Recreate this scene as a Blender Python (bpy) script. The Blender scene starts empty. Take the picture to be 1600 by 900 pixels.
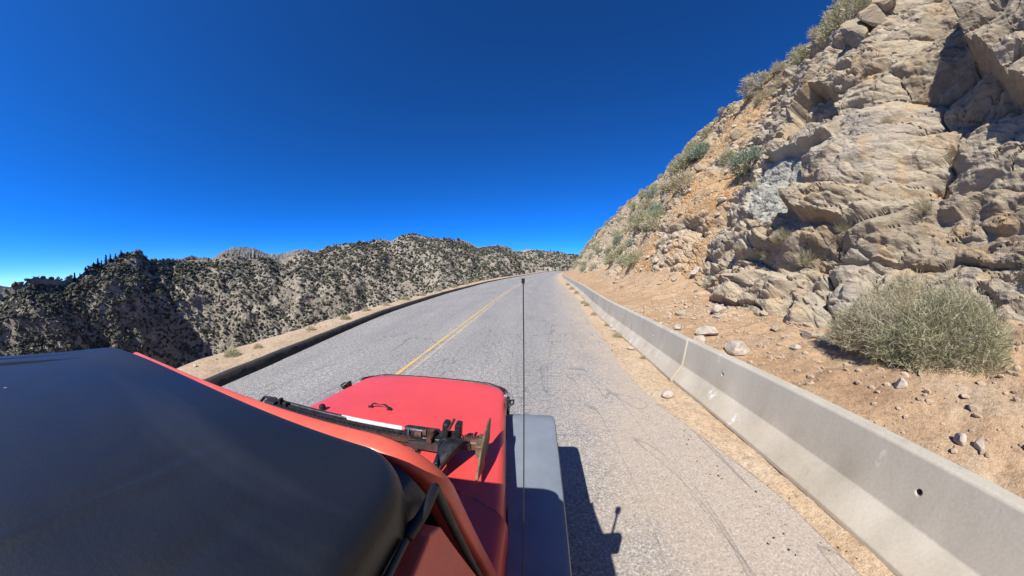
import bpy, bmesh, math, random
import numpy as np
from mathutils import Vector, Matrix
random.seed(7); rng = np.random.default_rng(7)
sc = bpy.context.scene
col = sc.collection

# ------------------------------------------------------------------ camera, sky, sun, exposure
CAM_H = 2.0
cd = bpy.data.cameras.new('camera'); cam = bpy.data.objects.new('camera', cd); col.objects.link(cam)
cam.location = (0, 0, CAM_H)
cam.rotation_euler = (math.radians(90 - 3.9), 0, math.radians(4.8))
cd.sensor_width = 36.0
cd.clip_start = 0.01; cd.clip_end = 20000
cd.type = 'PANO'                       # the photograph comes from a very wide stereographic lens
F_MM = 415.0 * 36 / 1600
_r = np.linspace(0, 22, 400)
_th = 2 * np.arctan(_r / (2 * F_MM))
_k = np.linalg.lstsq(np.stack([_r, _r**2, _r**3, _r**4], 1), _th, rcond=None)[0]
pc = cd if hasattr(cd, 'fisheye_polynomial_k1') else cd.cycles
pc.panorama_type = 'FISHEYE_LENS_POLYNOMIAL'
pc.fisheye_fov = math.radians(240)
pc.fisheye_polynomial_k0 = 0.0
pc.fisheye_polynomial_k1 = -float(_k[0]); pc.fisheye_polynomial_k2 = -float(_k[1])
pc.fisheye_polynomial_k3 = -float(_k[2]); pc.fisheye_polynomial_k4 = -float(_k[3])
sc.camera = cam
sc.render.engine = 'CYCLES'
sc.render.resolution_x, sc.render.resolution_y = 1024, 576
sc.cycles.use_denoising = True
sc.cycles.max_bounces = 5
sc.cycles.diffuse_bounces = 3

SUN = Vector((0.4, 0.9, -1.0)).normalized()          # the way the light travels
SUN_ELEV = math.asin(-SUN.z)
SUN_ROT = math.atan2(-SUN.x, -SUN.y)
sl = bpy.data.lights.new('sun', 'SUN'); so = bpy.data.objects.new('sun', sl); col.objects.link(so)
sl.energy = 4.6; sl.angle = math.radians(0.5); sl.color = (1.0, 0.955, 0.89)
so.rotation_euler = SUN.to_track_quat('-Z', 'Y').to_euler(); so.location = (-20, -40, 50)
wd = bpy.data.worlds.new('World'); sc.world = wd; wd.use_nodes = True
wn = wd.node_tree; wn.nodes.clear()
sky = wn.nodes.new('ShaderNodeTexSky'); sky.sky_type = 'NISHITA'; sky.sun_disc = False
sky.sun_elevation = SUN_ELEV; sky.sun_rotation = SUN_ROT
sky.altitude = 8000; sky.air_density = 1.0; sky.dust_density = 0.0; sky.ozone_density = 9.5
hs = wn.nodes.new('ShaderNodeHueSaturation'); hs.inputs['Saturation'].default_value = 1.15; hs.inputs['Hue'].default_value = .506
bg = wn.nodes.new('ShaderNodeBackground'); bg.inputs['Strength'].default_value = 0.15
wo = wn.nodes.new('ShaderNodeOutputWorld')
wn.links.new(sky.outputs[0], hs.inputs['Color']); wn.links.new(hs.outputs[0], bg.inputs['Color'])
wn.links.new(bg.outputs[0], wo.inputs['Surface'])
sc.view_settings.view_transform = 'Standard'; sc.view_settings.look = 'None'
sc.view_settings.exposure = 0.75; sc.view_settings.gamma = 1.0

# ------------------------------------------------------------------ noise in numpy
def _h(ix, iy, iz, seed):
    with np.errstate(over='ignore'):
        n = (ix.astype(np.int64) * 374761393 + iy.astype(np.int64) * 668265263 + iz.astype(np.int64) * 2147483647 + seed * 1274126177)
        n = (n ^ (n >> 13)) * 1274126177
        n = n ^ (n >> 16)
        n = (n * 2246822519) & 0xffffffff
        n = n ^ (n >> 15)
    return (n & 0xffffff) / float(0xffffff)
def vnoise(x, y, z=None, seed=0):
    x = np.asarray(x, float); y = np.asarray(y, float)
    z = np.zeros_like(x) if z is None else np.asarray(z, float)
    ix, iy, iz = np.floor(x), np.floor(y), np.floor(z)
    fx, fy, fz = x - ix, y - iy, z - iz
    fx = fx*fx*(3-2*fx); fy = fy*fy*(3-2*fy); fz = fz*fz*(3-2*fz)
    r = 0
    for a in (0, 1):
        for b in (0, 1):
            for c in (0, 1):
                w = (fx if a else 1-fx) * (fy if b else 1-fy) * (fz if c else 1-fz)
                r = r + w * _h(ix+a, iy+b, iz+c, seed)
    return r * 2 - 1
def fbm(x, y, z=None, seed=0, o=4, g=0.5):
    a, t, s, f = 1.0, 0, 0, 1.0
    for i in range(o):
        t = t + a * vnoise(np.asarray(x)*f, np.asarray(y)*f, None if z is None else np.asarray(z)*f, seed+i*17)
        s += a; a *= g; f *= 2.03
    return t / s
def ridged(x, y, seed=0, o=4):
    a, t, s, f = 1.0, 0, 0, 1.0
    for i in range(o):
        t = t + a * (1 - 2*np.abs(vnoise(np.asarray(x)*f, np.asarray(y)*f, None, seed+i*31)))
        s += a; a *= .5; f *= 2.1
    return t / s
def worley(x, y, seed=0):
    """nearest cell: random value, vector to its centre, edge distance"""
    ix, iy = np.floor(x), np.floor(y)
    f1 = np.full(x.shape, 9.); f2 = np.full(x.shape, 9.)
    cx = np.zeros(x.shape); cy = np.zeros(x.shape); dx = np.zeros(x.shape); dy = np.zeros(x.shape)
    for a in (-1, 0, 1):
        for b in (-1, 0, 1):
            jx, jy = ix+a, iy+b
            z0 = np.zeros_like(jx)
            px = jx + .1 + .8*_h(jx, jy, z0, seed); py = jy + .1 + .8*_h(jx, jy, z0+1, seed)
            ux, uy = x-px, y-py
            d = np.sqrt(ux*ux+uy*uy)
            c = d < f1
            f2 = np.where(c, f1, np.minimum(f2, d))
            f1 = np.where(c, d, f1)
            cx = np.where(c, jx, cx); cy = np.where(c, jy, cy); dx = np.where(c, ux, dx); dy = np.where(c, uy, dy)
    z0 = np.zeros_like(cx)
    R = lambda q: _h(cx, cy, z0+q, seed)
    return R, dx, dy, f2-f1
def blocks(x, y, seed, slope=2.4, tilt=1.0, core=.40):
    """angular blocks: tilted plateaus with steep sides and V-shaped joints; height, block id hash, joint depth"""
    ix, iy = np.floor(x), np.floor(y)
    best = np.full(x.shape, -99.); sec = np.full(x.shape, -99.); cx = ix*0; cy = iy*0
    for a in (-1, 0, 1):
        for b in (-1, 0, 1):
            jx, jy = ix+a, iy+b; o = np.zeros_like(jx)
            ux = x-(jx+.12+.76*_h(jx, jy, o, seed)); uy = y-(jy+.12+.76*_h(jx, jy, o+1, seed))
            an = 6.283*_h(jx, jy, o+2, seed)
            r1 = np.abs(ux*np.cos(an)+uy*np.sin(an)); r2 = np.abs(-ux*np.sin(an)+uy*np.cos(an))
            rr_ = np.maximum(np.maximum(r1, r2), (r1+r2)*.74)
            v = .50*_h(jx, jy, o+3, seed) + tilt*(ux*(_h(jx, jy, o+4, seed)-.5) + uy*(_h(jx, jy, o+5, seed)-.35)) - slope*np.maximum(0, rr_-core)
            c = v > best
            sec = np.where(c, best, np.maximum(sec, v)); best = np.where(c, v, best)
            cx = np.where(c, jx, cx); cy = np.where(c, jy, cy)
    R = lambda q: _h(cx, cy, np.zeros_like(cx)+q, seed)
    return best-.2, R, best-sec
def inpoly(x, y, P):
    r = np.zeros(x.shape, bool); n = len(P)
    for i in range(n):
        (x0, y0), (x1, y1) = P[i], P[(i+1) % n]
        c = ((y0 > y) != (y1 > y)) & (x < (x1-x0)*(y-y0)/((y1-y0) or 1e-9)+x0)
        r ^= c
    return r
def sstep(a, b, x):
    t = np.clip((np.asarray(x, float)-a)/(b-a), 0, 1); return t*t*(3-2*t)

# ------------------------------------------------------------------ mesh helpers
class MB:
    def __init__(s): s.v = []; s.f = []
    def add(s, V, F):
        o = len(s.v); s.v += [tuple(p) for p in V]; s.f += [tuple(i+o for i in f) for f in F]; return s
    def box(s, c, d, R=None, bev=0.0, taper=1.0):
        bm = bmesh.new(); bmesh.ops.create_cube(bm, size=1)
        for v in bm.verts:
            k = taper if v.co.z > 0 else 1
            v.co = Vector((v.co.x*d[0]*k, v.co.y*d[1]*k, v.co.z*d[2]))
        if bev: bmesh.ops.bevel(bm, geom=bm.edges[:], offset=bev, segments=2, affect='EDGES', profile=.5)
        M = Matrix.Translation(c) @ (R.to_4x4() if R is not None else Matrix.Identity(4))
        bm.verts.index_update()
        s.add([M @ v.co for v in bm.verts], [[v.index for v in f.verts] for f in bm.faces]); bm.free(); return s
    def tube(s, P, r, n=10, caps=True):
        P = [Vector(p) for p in P]
        rr = r if isinstance(r, (list, tuple)) else [r]*len(P)
        V = []; F = []; ref = None
        for i, p in enumerate(P):
            t = (P[min(i+1, len(P)-1)] - P[max(i-1, 0)]).normalized()
            if ref is None: ref = Vector((0, 0, 1)) if abs(t.z) < .9 else Vector((1, 0, 0))
            a = t.cross(ref).normalized(); b = t.cross(a).normalized(); ref = -b if False else ref
            for k in range(n):
                w = 2*math.pi*k/n; V.append(p + (a*math.cos(w)+b*math.sin(w))*rr[i])
        for i in range(len(P)-1):
            for k in range(n):
                k2 = (k+1) % n; F.append((i*n+k, i*n+k2, (i+1)*n+k2, (i+1)*n+k))
        if caps: F.append(tuple(range(n))); F.append(tuple((len(P)-1)*n+k for k in reversed(range(n))))
        return s.add(V, F)
    def prism(s, poly, axis, a, b):
        """extrude a 2-d outline along axis (0/1/2) from a to b"""
        n = len(poly)
        def mk(u, v, w):
            return {0: (w, u, v), 1: (u, w, v), 2: (u, v, w)}[axis]
        V = [mk(u, v, a) for u, v in poly] + [mk(u, v, b) for u, v in poly]
        F = [tuple(range(n))[::-1], tuple(range(n, 2*n))] + [(i, (i+1) % n, n+(i+1) % n, n+i) for i in range(n)]
        return s.add(V, F)
    def grid(s, G, wrap=False):
        nu = len(G); nv = len(G[0]); V = [p for row in G for p in row]; F = []
        for i in range(nu-1):
            for j in range(nv-1 if not wrap else nv):
                j2 = (j+1) % nv; F.append((i*nv+j, i*nv+j2, (i+1)*nv+j2, (i+1)*nv+j))
        return s.add(V, F)
    def build(s, name, m, parent=None, smooth=False, bev=0.0):
        me = bpy.data.meshes.new(name)
        off = parent_loc(parent)
        me.from_pydata([(x-off[0], y-off[1], z-off[2]) for x, y, z in s.v], [], s.f)
        bm = bmesh.new(); bm.from_mesh(me); bmesh.ops.recalc_face_normals(bm, faces=bm.faces[:]); bm.to_mesh(me); bm.free()
        if smooth is True: me.polygons.foreach_set('use_smooth', [True]*len(me.polygons))
        me.materials.append(m)
        o = bpy.data.objects.new(name, me); col.objects.link(o)
        if parent is not None: o.parent = parent
        if smooth == 'auto':
            me.polygons.foreach_set('use_smooth', [True]*len(me.polygons)); me.set_sharp_from_angle(angle=math.radians(35))
        if bev:
            md = o.modifiers.new('bevel', 'BEVEL'); md.width = bev; md.segments = 2; md.limit_method = 'ANGLE'
        return o
def parent_loc(p):
    v = Vector((0, 0, 0))
    while p is not None: v += p.location; p = p.parent
    return v
def np_mesh(name, V, F, m, parent=None, smooth=False, attrs=None):
    """V (n,3), F (m,3|4) numpy"""
    V = np.asarray(V, np.float32); F = np.asarray(F, np.int32)
    off = np.array(parent_loc(parent), np.float32)
    me = bpy.data.meshes.new(name); k = F.shape[1]
    me.vertices.add(len(V)); me.vertices.foreach_set('co', (V-off).ravel())
    me.loops.add(F.size); me.loops.foreach_set('vertex_index', F.ravel())
    me.polygons.add(len(F)); me.polygons.foreach_set('loop_start', np.arange(0, F.size, k, dtype=np.int32))
    me.update(calc_edges=True)
    me.polygons.foreach_set('use_smooth', np.full(len(F), bool(smooth)))
    for n, a in (attrs or {}).items():
        at = me.attributes.new(n, 'FLOAT', 'POINT'); at.data.foreach_set('value', np.asarray(a, np.float32).ravel())
    me.materials.append(m); me.validate()
    o = bpy.data.objects.new(name, me); col.objects.link(o)
    if parent is not None: o.parent = parent
    return o
def gridfaces(nu, nv):
    i, j = np.meshgrid(np.arange(nu-1), np.arange(nv-1), indexing='ij'); a = i*nv+j
    return np.stack([a, a+1, a+nv+1, a+nv], -1).reshape(-1, 4)
def tag(o, label=None, cat=None, group=None, kind=None):
    if label: o['label'] = label
    if cat: o['category'] = cat
    if group: o['group'] = group
    if kind: o['kind'] = kind
    return o
def empty(name, loc, label=None, cat=None, group=None):
    o = bpy.data.objects.new(name, None); col.objects.link(o); o.location = loc; o.empty_display_size = .1
    return tag(o, label, cat, group)
def copy_tree(o, parent=None):
    c = o.copy(); col.objects.link(c)
    if parent is not None: c.parent = parent
    for ch in list(o.children): copy_tree(ch, c)
    return c

# ------------------------------------------------------------------ materials
class NT:
    def __init__(s, name):
        s.m = bpy.data.materials.new(name); s.m.use_nodes = True; s.t = s.m.node_tree; s.b = s.t.nodes['Principled BSDF']
        s.tc = s.t.nodes.new('ShaderNodeTexCoord'); s.geo = s.t.nodes.new('ShaderNodeNewGeometry')
    def n(s, ty, **kw):
        x = s.t.nodes.new(ty)
        for k, v in kw.items(): setattr(x, k, v)
        return x
    def link(s, a, b): s.t.links.new(a, b)
    def set(s, sock, v):
        if hasattr(v, 'is_linked'): s.link(v, sock)
        else: sock.default_value = v
    def noise(s, scale, detail=4, rough=.55, vec=None, stretch=None, dist=0.0):
        x = s.n('ShaderNodeTexNoise'); x.inputs['Scale'].default_value = scale; x.inputs['Detail'].default_value = detail
        x.inputs['Roughness'].default_value = rough; x.inputs['Distortion'].default_value = dist
        v = vec or s.geo.outputs['Position']
        if stretch:
            mp = s.n('ShaderNodeMapping'); mp.inputs['Scale'].default_value = stretch; s.link(v, mp.inputs['Vector']); v = mp.outputs[0]
        s.link(v, x.inputs['Vector']); return x.outputs['Fac']
    def vor(s, scale, feature='F1', out='Distance', stretch=None):
        x = s.n('ShaderNodeTexVoronoi', feature=feature); x.inputs['Scale'].default_value = scale
        v = s.geo.outputs['Position']
        if stretch:
            mp = s.n('ShaderNodeMapping'); mp.inputs['Scale'].default_value = stretch; s.link(v, mp.inputs['Vector']); v = mp.outputs[0]
        s.link(v, x.inputs['Vector']); return x.outputs[out]
    def ramp(s, f, stops):
        x = s.n('ShaderNodeValToRGB'); e = x.color_ramp.elements
        while len(e) < len(stops): e.new(.5)
        for el, (p, c) in zip(e, stops):
            el.position = p; el.color = (*c, 1) if len(c) == 3 else c
        s.link(f, x.inputs['Fac']); return x.outputs['Color']
    def rng(s, f, a, b, c=0., d=1.):
        x = s.n('ShaderNodeMapRange'); s.set(x.inputs['Value'], f)
        for k, v in zip(('From Min', 'From Max', 'To Min', 'To Max'), (a, b, c, d)): x.inputs[k].default_value = v
        return x.outputs[0]
    def mix(s, f, a, b, mode='MIX'):
        x = s.n('ShaderNodeMix', data_type='RGBA', blend_type=mode)
        s.set(x.inputs[0], f); s.set(x.inputs[6], a if hasattr(a, 'is_linked') else (*a, 1)); s.set(x.inputs[7], b if hasattr(b, 'is_linked') else (*b, 1))
        return x.outputs[2]
    def math(s, op, a, b=0.):
        x = s.n('ShaderNodeMath', operation=op); s.set(x.inputs[0], a); s.set(x.inputs[1], b); return x.outputs[0]
    def attr(s, name): return s.n('ShaderNodeAttribute', attribute_name=name).outputs['Fac']
    def rand(s): return s.n('ShaderNodeObjectInfo').outputs['Random']
    def bump(s, h, strength=.4, dist=.02, prev=None):
        x = s.n('ShaderNodeBump'); x.inputs['Strength'].default_value = strength; x.inputs['Distance'].default_value = dist
        s.link(h, x.inputs['Height'])
        if prev is not None: s.link(prev, x.inputs['Normal'])
        s.link(x.outputs[0], s.b.inputs['Normal']); return x.outputs[0]
    def fin(s, color=None, rough=.8, metal=0., spec=None, coat=None):
        if color is not None: s.set(s.b.inputs['Base Color'], color if hasattr(color, 'is_linked') else (*color, 1))
        s.set(s.b.inputs['Roughness'], rough); s.b.inputs['Metallic'].default_value = metal
        if spec is not None: s.b.inputs['Specular IOR Level'].default_value = spec
        if coat: s.b.inputs['Coat Weight'].default_value = coat; s.b.inputs['Coat Roughness'].default_value = .12
        return s.m
def simple(name, c, rough=.6, metal=0., var=.25, scale=14, spec=None, bump=0., coat=None):
    t = NT(name); f = t.noise(scale, 5, .6)
    lo = tuple(x*(1-var) for x in c); hi = tuple(min(1, x*(1+var)) for x in c)
    cc = t.ramp(f, [(.3, lo), (.7, hi)])
    r = t.rng(t.noise(scale*2.3, 3), .3, .7, max(.05, rough-.1), min(1, rough+.1))
    if bump: t.bump(t.noise(scale*6, 4), bump, .004)
    return t.fin(cc, r, metal, spec, coat)

def m_asphalt():
    t = NT('asphalt')
    chip = t.noise(46, 4, .82)
    c = t.ramp(chip, [(.36, (.06, .058, .056)), (.46, (.215, .208, .20)), (.56, (.38, .368, .352)), (.68, (.85, .83, .80))])
    c2 = t.ramp(t.noise(13, 4, .8), [(.33, (.55, .55, .55)), (.67, (1.3, 1.3, 1.3))])
    c = t.mix(1., c, c2, 'MULTIPLY')
    big = t.ramp(t.noise(.55, 5, .65, stretch=(1.6, .35, 1)), [(.3, (.84, .84, .85)), (.7, (1.1, 1.09, 1.08))])
    c = t.mix(1., c, big, 'MULTIPLY')
    # dust blown on from the shoulder
    e = t.math('ADD', t.attr('edge'), t.rng(t.noise(1.3, 5, .7), .25, .75, -.9, .9))
    d = t.rng(e, -1.7, .1, 0., .88)
    d = t.math('MULTIPLY', d, t.rng(t.noise(30, 3, .7), .3, .65, .35, 1.0))
    c = t.mix(d, c, (.45, .36, .265))
    # polished wheel paths, a little darker
    w = t.attr('track'); c = t.mix(t.math('MULTIPLY', w, t.rng(t.noise(.35, 4, .6), .3, .7, .1, .5)), c, (.20, .195, .19))
    # tar lines
    tar = t.math('MULTIPLY', t.rng(t.noise(.5, 2, .5, stretch=(2.5, .25, 1)), .499, .503, 0., 1.), t.rng(t.noise(.5, 2, .5, stretch=(2.5, .25, 1)), .507, .503, 0., 1.))
    tar2 = t.math('MULTIPLY', t.rng(t.noise(.33, 3, .6, stretch=(1.5, .6, 1), dist=.8), .496, .5, 0., 1.), t.rng(t.noise(.33, 3, .6, stretch=(1.5, .6, 1), dist=.8), .504, .5, 0., 1.))
    c = t.mix(t.math('MULTIPLY', tar, .45), c, (.05, .05, .055))
    c = t.mix(t.math('MULTIPLY', tar2, .4), c, (.06, .06, .06))
    c = t.mix(t.rng(t.noise(.8, 4, .65, stretch=(1.3, .5, 1)), .62, .72, 0, .22), c, (.12, .118, .115))
    t.bump(chip, .5, .006)
    return t.fin(c, .9, spec=.25)
def m_yellow(a, wear):
    t = NT('worn_yellow_paint')
    w = t.noise(38, 4, .75); w2 = t.noise(2.2, 4, .6)
    k = t.math('ADD', w, t.math('MULTIPLY', t.math('SUBTRACT', w2, .5), .8))
    c = t.mix(t.rng(k, wear-.12, wear+.12, 0, 1), a, (.30, .29, .27))
    t.bump(t.noise(75, 2, .7), .4, .005)
    return t.fin(c, .85, spec=.25)
def m_dirt(name, a, b, c_):
    t = NT(name)
    n1 = t.noise(.8, 6, .65); n2 = t.noise(14, 5, .75); n3 = t.noise(60, 3, .7)
    c = t.ramp(n1, [(.28, a), (.52, b), (.75, c_)])
    c = t.mix(1., c, t.ramp(n2, [(.28, (.62, .58, .55)), (.5, (1, 1, 1)), (.75, (1.25, 1.25, 1.25))]), 'MULTIPLY')
    c = t.mix(.7, c, t.ramp(n3, [(.3, (.6, .58, .56)), (.7, (1.25, 1.24, 1.22))]), 'MULTIPLY')
    p = t.bump(n2, .6, .05); t.bump(n3, .5, .012, p)
    return t.fin(c, .95, spec=.1)
def m_rock(name='cliff_rock'):
    t = NT(name)
    tint = t.attr('tint'); dirt = t.attr('dirt'); pale = t.attr('pale')
    base = t.ramp(tint, [(.0, (.28, .225, .155)), (.3, (.385, .32, .225)), (.55, (.455, .385, .275)), (.8, (.375, .325, .255)), (1., (.49, .425, .31))])
    st = t.noise(.9, 6, .65, dist=.6)
    base = t.mix(t.rng(st, .51, .72, 0, .75), base, (.45, .28, .12))          # iron stain
    pk = t.noise(1.7, 5, .6)
    base = t.mix(t.rng(pk, .58, .75, 0, .8), base, (.36, .275, .22))
    lay = t.noise(3., 6, .7, stretch=(1.2, .35, 2.6))
    base = t.mix(.85, base, t.ramp(lay, [(.3, (.66, .65, .64)), (.5, (1, 1, 1)), (.72, (1.22, 1.21, 1.2))]), 'MULTIPLY')
    base = t.mix(pale, base, t.ramp(t.noise(2.5, 4), [(.3, (.36, .36, .30)), (.7, (.45, .44, .36))]))
    fine = t.noise(34, 4, .75)
    base = t.mix(.75, base, t.ramp(fine, [(.28, (.68, .66, .64)), (.7, (1.25, 1.25, 1.25))]), 'MULTIPLY')
    dr = t.ramp(t.noise(.5, 5, .6), [(.3, (.50, .265, .10)), (.45, (.47, .31, .16)), (.72, (.43, .335, .215))])
    sx_ = t.n('ShaderNodeSeparateXYZ'); t.link(t.geo.outputs['Position'], sx_.inputs[0])
    dr = t.mix(t.rng(sx_.outputs['Y'], 16, 24, 0, .75), dr, (.40, .325, .215))
    dr = t.mix(.85, dr, t.ramp(t.noise(9, 5, .75), [(.3, (.6, .57, .55)), (.5, (1, 1, 1)), (.75, (1.25, 1.24, 1.22))]), 'MULTIPLY')
    c = t.mix(dirt, base, dr)
    crk = t.vor(1.4, 'DISTANCE_TO_EDGE', stretch=(1, .6, 1.7))
    p = t.bump(t.noise(6, 7, .75, stretch=(1, .5, 1.8)), .75, .14)
    p = t.bump(fine, .5, .02, p)
    return t.fin(c, .92, spec=.15)
def m_hill():
    t = NT('hillside_soil')
    c = t.ramp(t.noise(.05, 6, .65), [(.3, (.16, .14, .112)), (.5, (.265, .232, .185)), (.7, (.37, .33, .27))])
    c = t.mix(.9, c, t.ramp(t.noise(.35, 6, .7), [(.3, (.5, .48, .46)), (.5, (.95, .95, .95)), (.7, (1.25, 1.24, 1.22))]), 'MULTIPLY')
    p = t.bump(t.noise(.3, 6, .7), .9, 2.0)
    return t.fin(c, .95, spec=.1)
def m_leaf(name, stops, trans=.35):
    t = NT(name)
    c = t.ramp(t.attr('leafrand'), stops)
    c = t.mix(t.rng(t.noise(5, 3), .3, .7, 0, .5), c, stops[0][1])
    m = t.fin(c, .75, spec=.2)
    if trans:
        tr = t.n('ShaderNodeBsdfTranslucent'); t.link(c, tr.inputs['Color']); mx = t.n('ShaderNodeMixShader'); mx.inputs[0].default_value = trans
        out = t.t.nodes['Material Output']; t.link(t.b.outputs[0], mx.inputs[1]); t.link(tr.outputs[0], mx.inputs[2]); t.link(mx.outputs[0], out.inputs['Surface'])
    return m
def m_concrete():
    t = NT('barrier_concrete')
    c = t.ramp(t.noise(1.1, 6, .6), [(.28, (.36, .325, .26)), (.5, (.45, .405, .325)), (.72, (.53, .48, .395))])
    sep = t.n('ShaderNodeSeparateXYZ'); t.link(t.geo.outputs['Position'], sep.inputs[0])
    st = t.noise(1.6, 4, .6, stretch=(1, 1.2, .25))
    c = t.mix(.6, c, t.ramp(st, [(.3, (.68, .66, .63)), (.7, (1.15, 1.15, 1.15))]), 'MULTIPLY')
    hz = t.math('ADD', sep.outputs['Z'], t.rng(t.noise(1.2, 5, .6), .3, .7, -.18, .18))
    c = t.mix(t.rng(hz, .33, .55, 0, .5), c, (.40, .375, .315))          # greyer on the upper face
    c = t.mix(t.rng(hz, .30, .05, 0, .45), c, (.42, .35, .255))          # dust near the foot
    sm = t.math('MULTIPLY', t.rng(t.noise(2.1, 3, .5, stretch=(1, 1, .35)), .66, .72), t.rng(t.noise(17, 4, .7), .4, .6))
    c = t.mix(t.math('MULTIPLY', sm, .8), c, (.72, .70, .66))           # pale scuffs
    wt = t.math('MULTIPLY', t.rng(t.noise(5, 4, .6, stretch=(1, 1, .12)), .55, .70), t.rng(t.noise(.9, 3, .5), .42, .6))
    c = t.mix(t.math('MULTIPLY', wt, .45), c, (.22, .205, .175))           # run-off streaks
    c = t.mix(.6, c, t.ramp(t.noise(40, 4, .7), [(.3, (.86, .86, .86)), (.7, (1.1, 1.1, 1.1))]), 'MULTIPLY')
    t.bump(t.noise(30, 4, .6), .25, .006)
    return t.fin(c, .85, spec=.25)

M = {}
M['asphalt'] = m_asphalt()
M['yellow'] = m_yellow((.56, .37, .11), .55)
M['yellow_faded'] = m_yellow((.52, .40, .20), .47)
M['sand'] = m_dirt('shoulder_sand', (.40, .295, .195), (.48, .37, .255), (.54, .44, .32))
M['bank'] = m_dirt('bank_dirt', (.345, .22, .125), (.41, .285, .175), (.44, .345, .24))
M['verge'] = m_dirt('verge_dirt', (.42, .29, .175), (.50, .38, .255), (.52, .43, .32))
M['rock'] = m_rock()
M['hill'] = m_hill()
M['curb'] = simple('kerb_asphalt', (.036, .034, .032), .9, var=.4, scale=9, bump=.5)
M['concrete'] = m_concrete()
M['red'] = simple('red_paint', (.64, .066, .058), .40, var=.07, scale=3, coat=.15)
M['red_faded'] = simple('sunfaded_red_paint', (.58, .095, .06), .45, var=.18, scale=6, coat=.1)
M['trim'] = simple('black_rubber', (.012, .012, .013), .55)
M['steel'] = simple('dark_steel', (.05, .05, .055), .42, .7, var=.5, scale=30, bump=.3)
M['rust'] = simple('rusty_steel', (.085, .042, .028), .7, .35, var=.7, scale=40, bump=.4)
M['brownplate'] = simple('worn_brown_steel', (.17, .115, .075), .6, .45, var=.5, scale=25, bump=.3)
M['silver'] = simple('bare_steel', (.62, .61, .6), .35, .8, var=.15)
M['white'] = simple('white_sleeve', (.62, .62, .6), .5, var=.3, scale=30)
M['glass'] = simple('dark_glass', (.02, .025, .028), .05, 0, var=.05)
M['lamp'] = simple('lamp_glass', (.7, .7, .68), .08, .2)
M['tyre'] = simple('tyre_rubber', (.02, .02, .02), .85, bump=.3)
M['fender'] = simple('weathered_grey_plastic', (.185, .215, .25), .6, var=.10, scale=7, spec=.25)
M['stone'] = simple('loose_stone', (.38, .32, .255), .9, var=.3, scale=9, bump=.6)
M['gravel'] = simple('gravel_stone', (.36, .27, .185), .95, var=.35, scale=7)
M['bark'] = simple('bark', (.13, .10, .075), .9, var=.4, scale=12)
M['twig'] = simple('pale_twigs', (.40, .34, .26), .85, var=.3)
M['straw'] = m_leaf('straw_foliage', [(0, (.34, .29, .18)), (.4, (.54, .48, .32)), (.75, (.50, .48, .31)), (1, (.66, .60, .45))])
M['sage'] = m_leaf('sage_foliage', [(0, (.24, .24, .13)), (.4, (.42, .41, .25)), (.8, (.53, .50, .33)), (1, (.63, .58, .41))])
M['bluegreen'] = m_leaf('bluegreen_foliage', [(0, (.18, .235, .16)), (.5, (.30, .38, .27)), (1, (.44, .50, .38))])
M['juniper'] = m_leaf('juniper_foliage', trans=0, stops=[(0, (.032, .035, .024)), (.6, (.068, .070, .048)), (1, (.125, .12, .082))])
M['pine'] = m_leaf('pine_foliage', [(0, (.015, .026, .016)), (1, (.04, .055, .035))])
def m_top():
    t = NT('black_roof_skin')
    c = t.ramp(t.noise(2.2, 5, .6), [(.3, (.006, .0075, .0105)), (.7, (.011, .013, .0175))])
    sp = t.rng(t.vor(9.0, stretch=(1, 1, 0)), .045, .02, 0, 1)
    sp = t.math('MULTIPLY', sp, t.rng(t.noise(3.1, 2), .47, .52))
    c = t.mix(sp, c, (.42, .40, .36))
    sc_ = t.math('MULTIPLY', t.rng(t.noise(2.0, 3, .5, stretch=(.35, 3.5, 1)), .62, .72), .03)
    c = t.mix(sc_, c, (.30, .31, .33))
    p = t.bump(t.noise(1.6, 3, .5, stretch=(.7, 1.8, 1)), .25, .03)
    t.bump(t.noise(160, 2), .18, .002, p)
    return t.fin(c, t.rng(t.noise(2.6, 5, .65), .3, .7, .40, .56), spec=.5)
M['top'] = m_top()

# ------------------------------------------------------------------ road lines (x as a function of y)
def curve(pts):
    P = np.array(pts, float)
    yy = np.linspace(P[0, 0], P[-1, 0], 1200); xx = np.interp(yy, P[:, 0], P[:, 1])
    k = np.exp(-np.linspace(-2.2, 2.2, 41)**2); k /= k.sum()
    xs = np.convolve(np.pad(xx, 20, mode='reflect', reflect_type='odd'), k, 'valid')
    return lambda y: np.interp(y, yy, xs)
x_curb = curve([(-60, -5.2), (-10, -5.2), (2, -5.40), (6, -6.1), (11, -6.95), (22, -7.5), (42, -7.5), (73, -5.8), (110, -1.5), (150, 4.5), (200, 17), (260, 48)])
x_line = curve([(-60, -2.62), (22, -2.62), (30, -2.42), (50, -1.3), (75, 1.1), (110, 5.0), (150, 11.5), (200, 24.5), (260, 56)])
x_edge = curve([(-60, 1.75), (4, 1.75), (9, 2.15), (17, 2.85), (30, 3.6), (46, 4.5), (75, 6.5), (110, 10), (150, 16), (200, 29), (260, 61)])
x_barr = curve([(-60, 2.58), (0, 2.58), (7, 2.5), (12, 2.8), (25, 4.0), (50, 5.7), (75, 7.7), (104, 10.6), (150, 17.4), (200, 31), (260, 63)])
zroad = lambda y: 1.3*sstep(80, 210, y)
def ysamples(a, b, near, k):
    ys = [a]
    while ys[-1] < b: ys.append(ys[-1] + max(near, abs(ys[-1])*k))
    return np.array(ys)
YS = ysamples(-60, 260, .25, .02)
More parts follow.
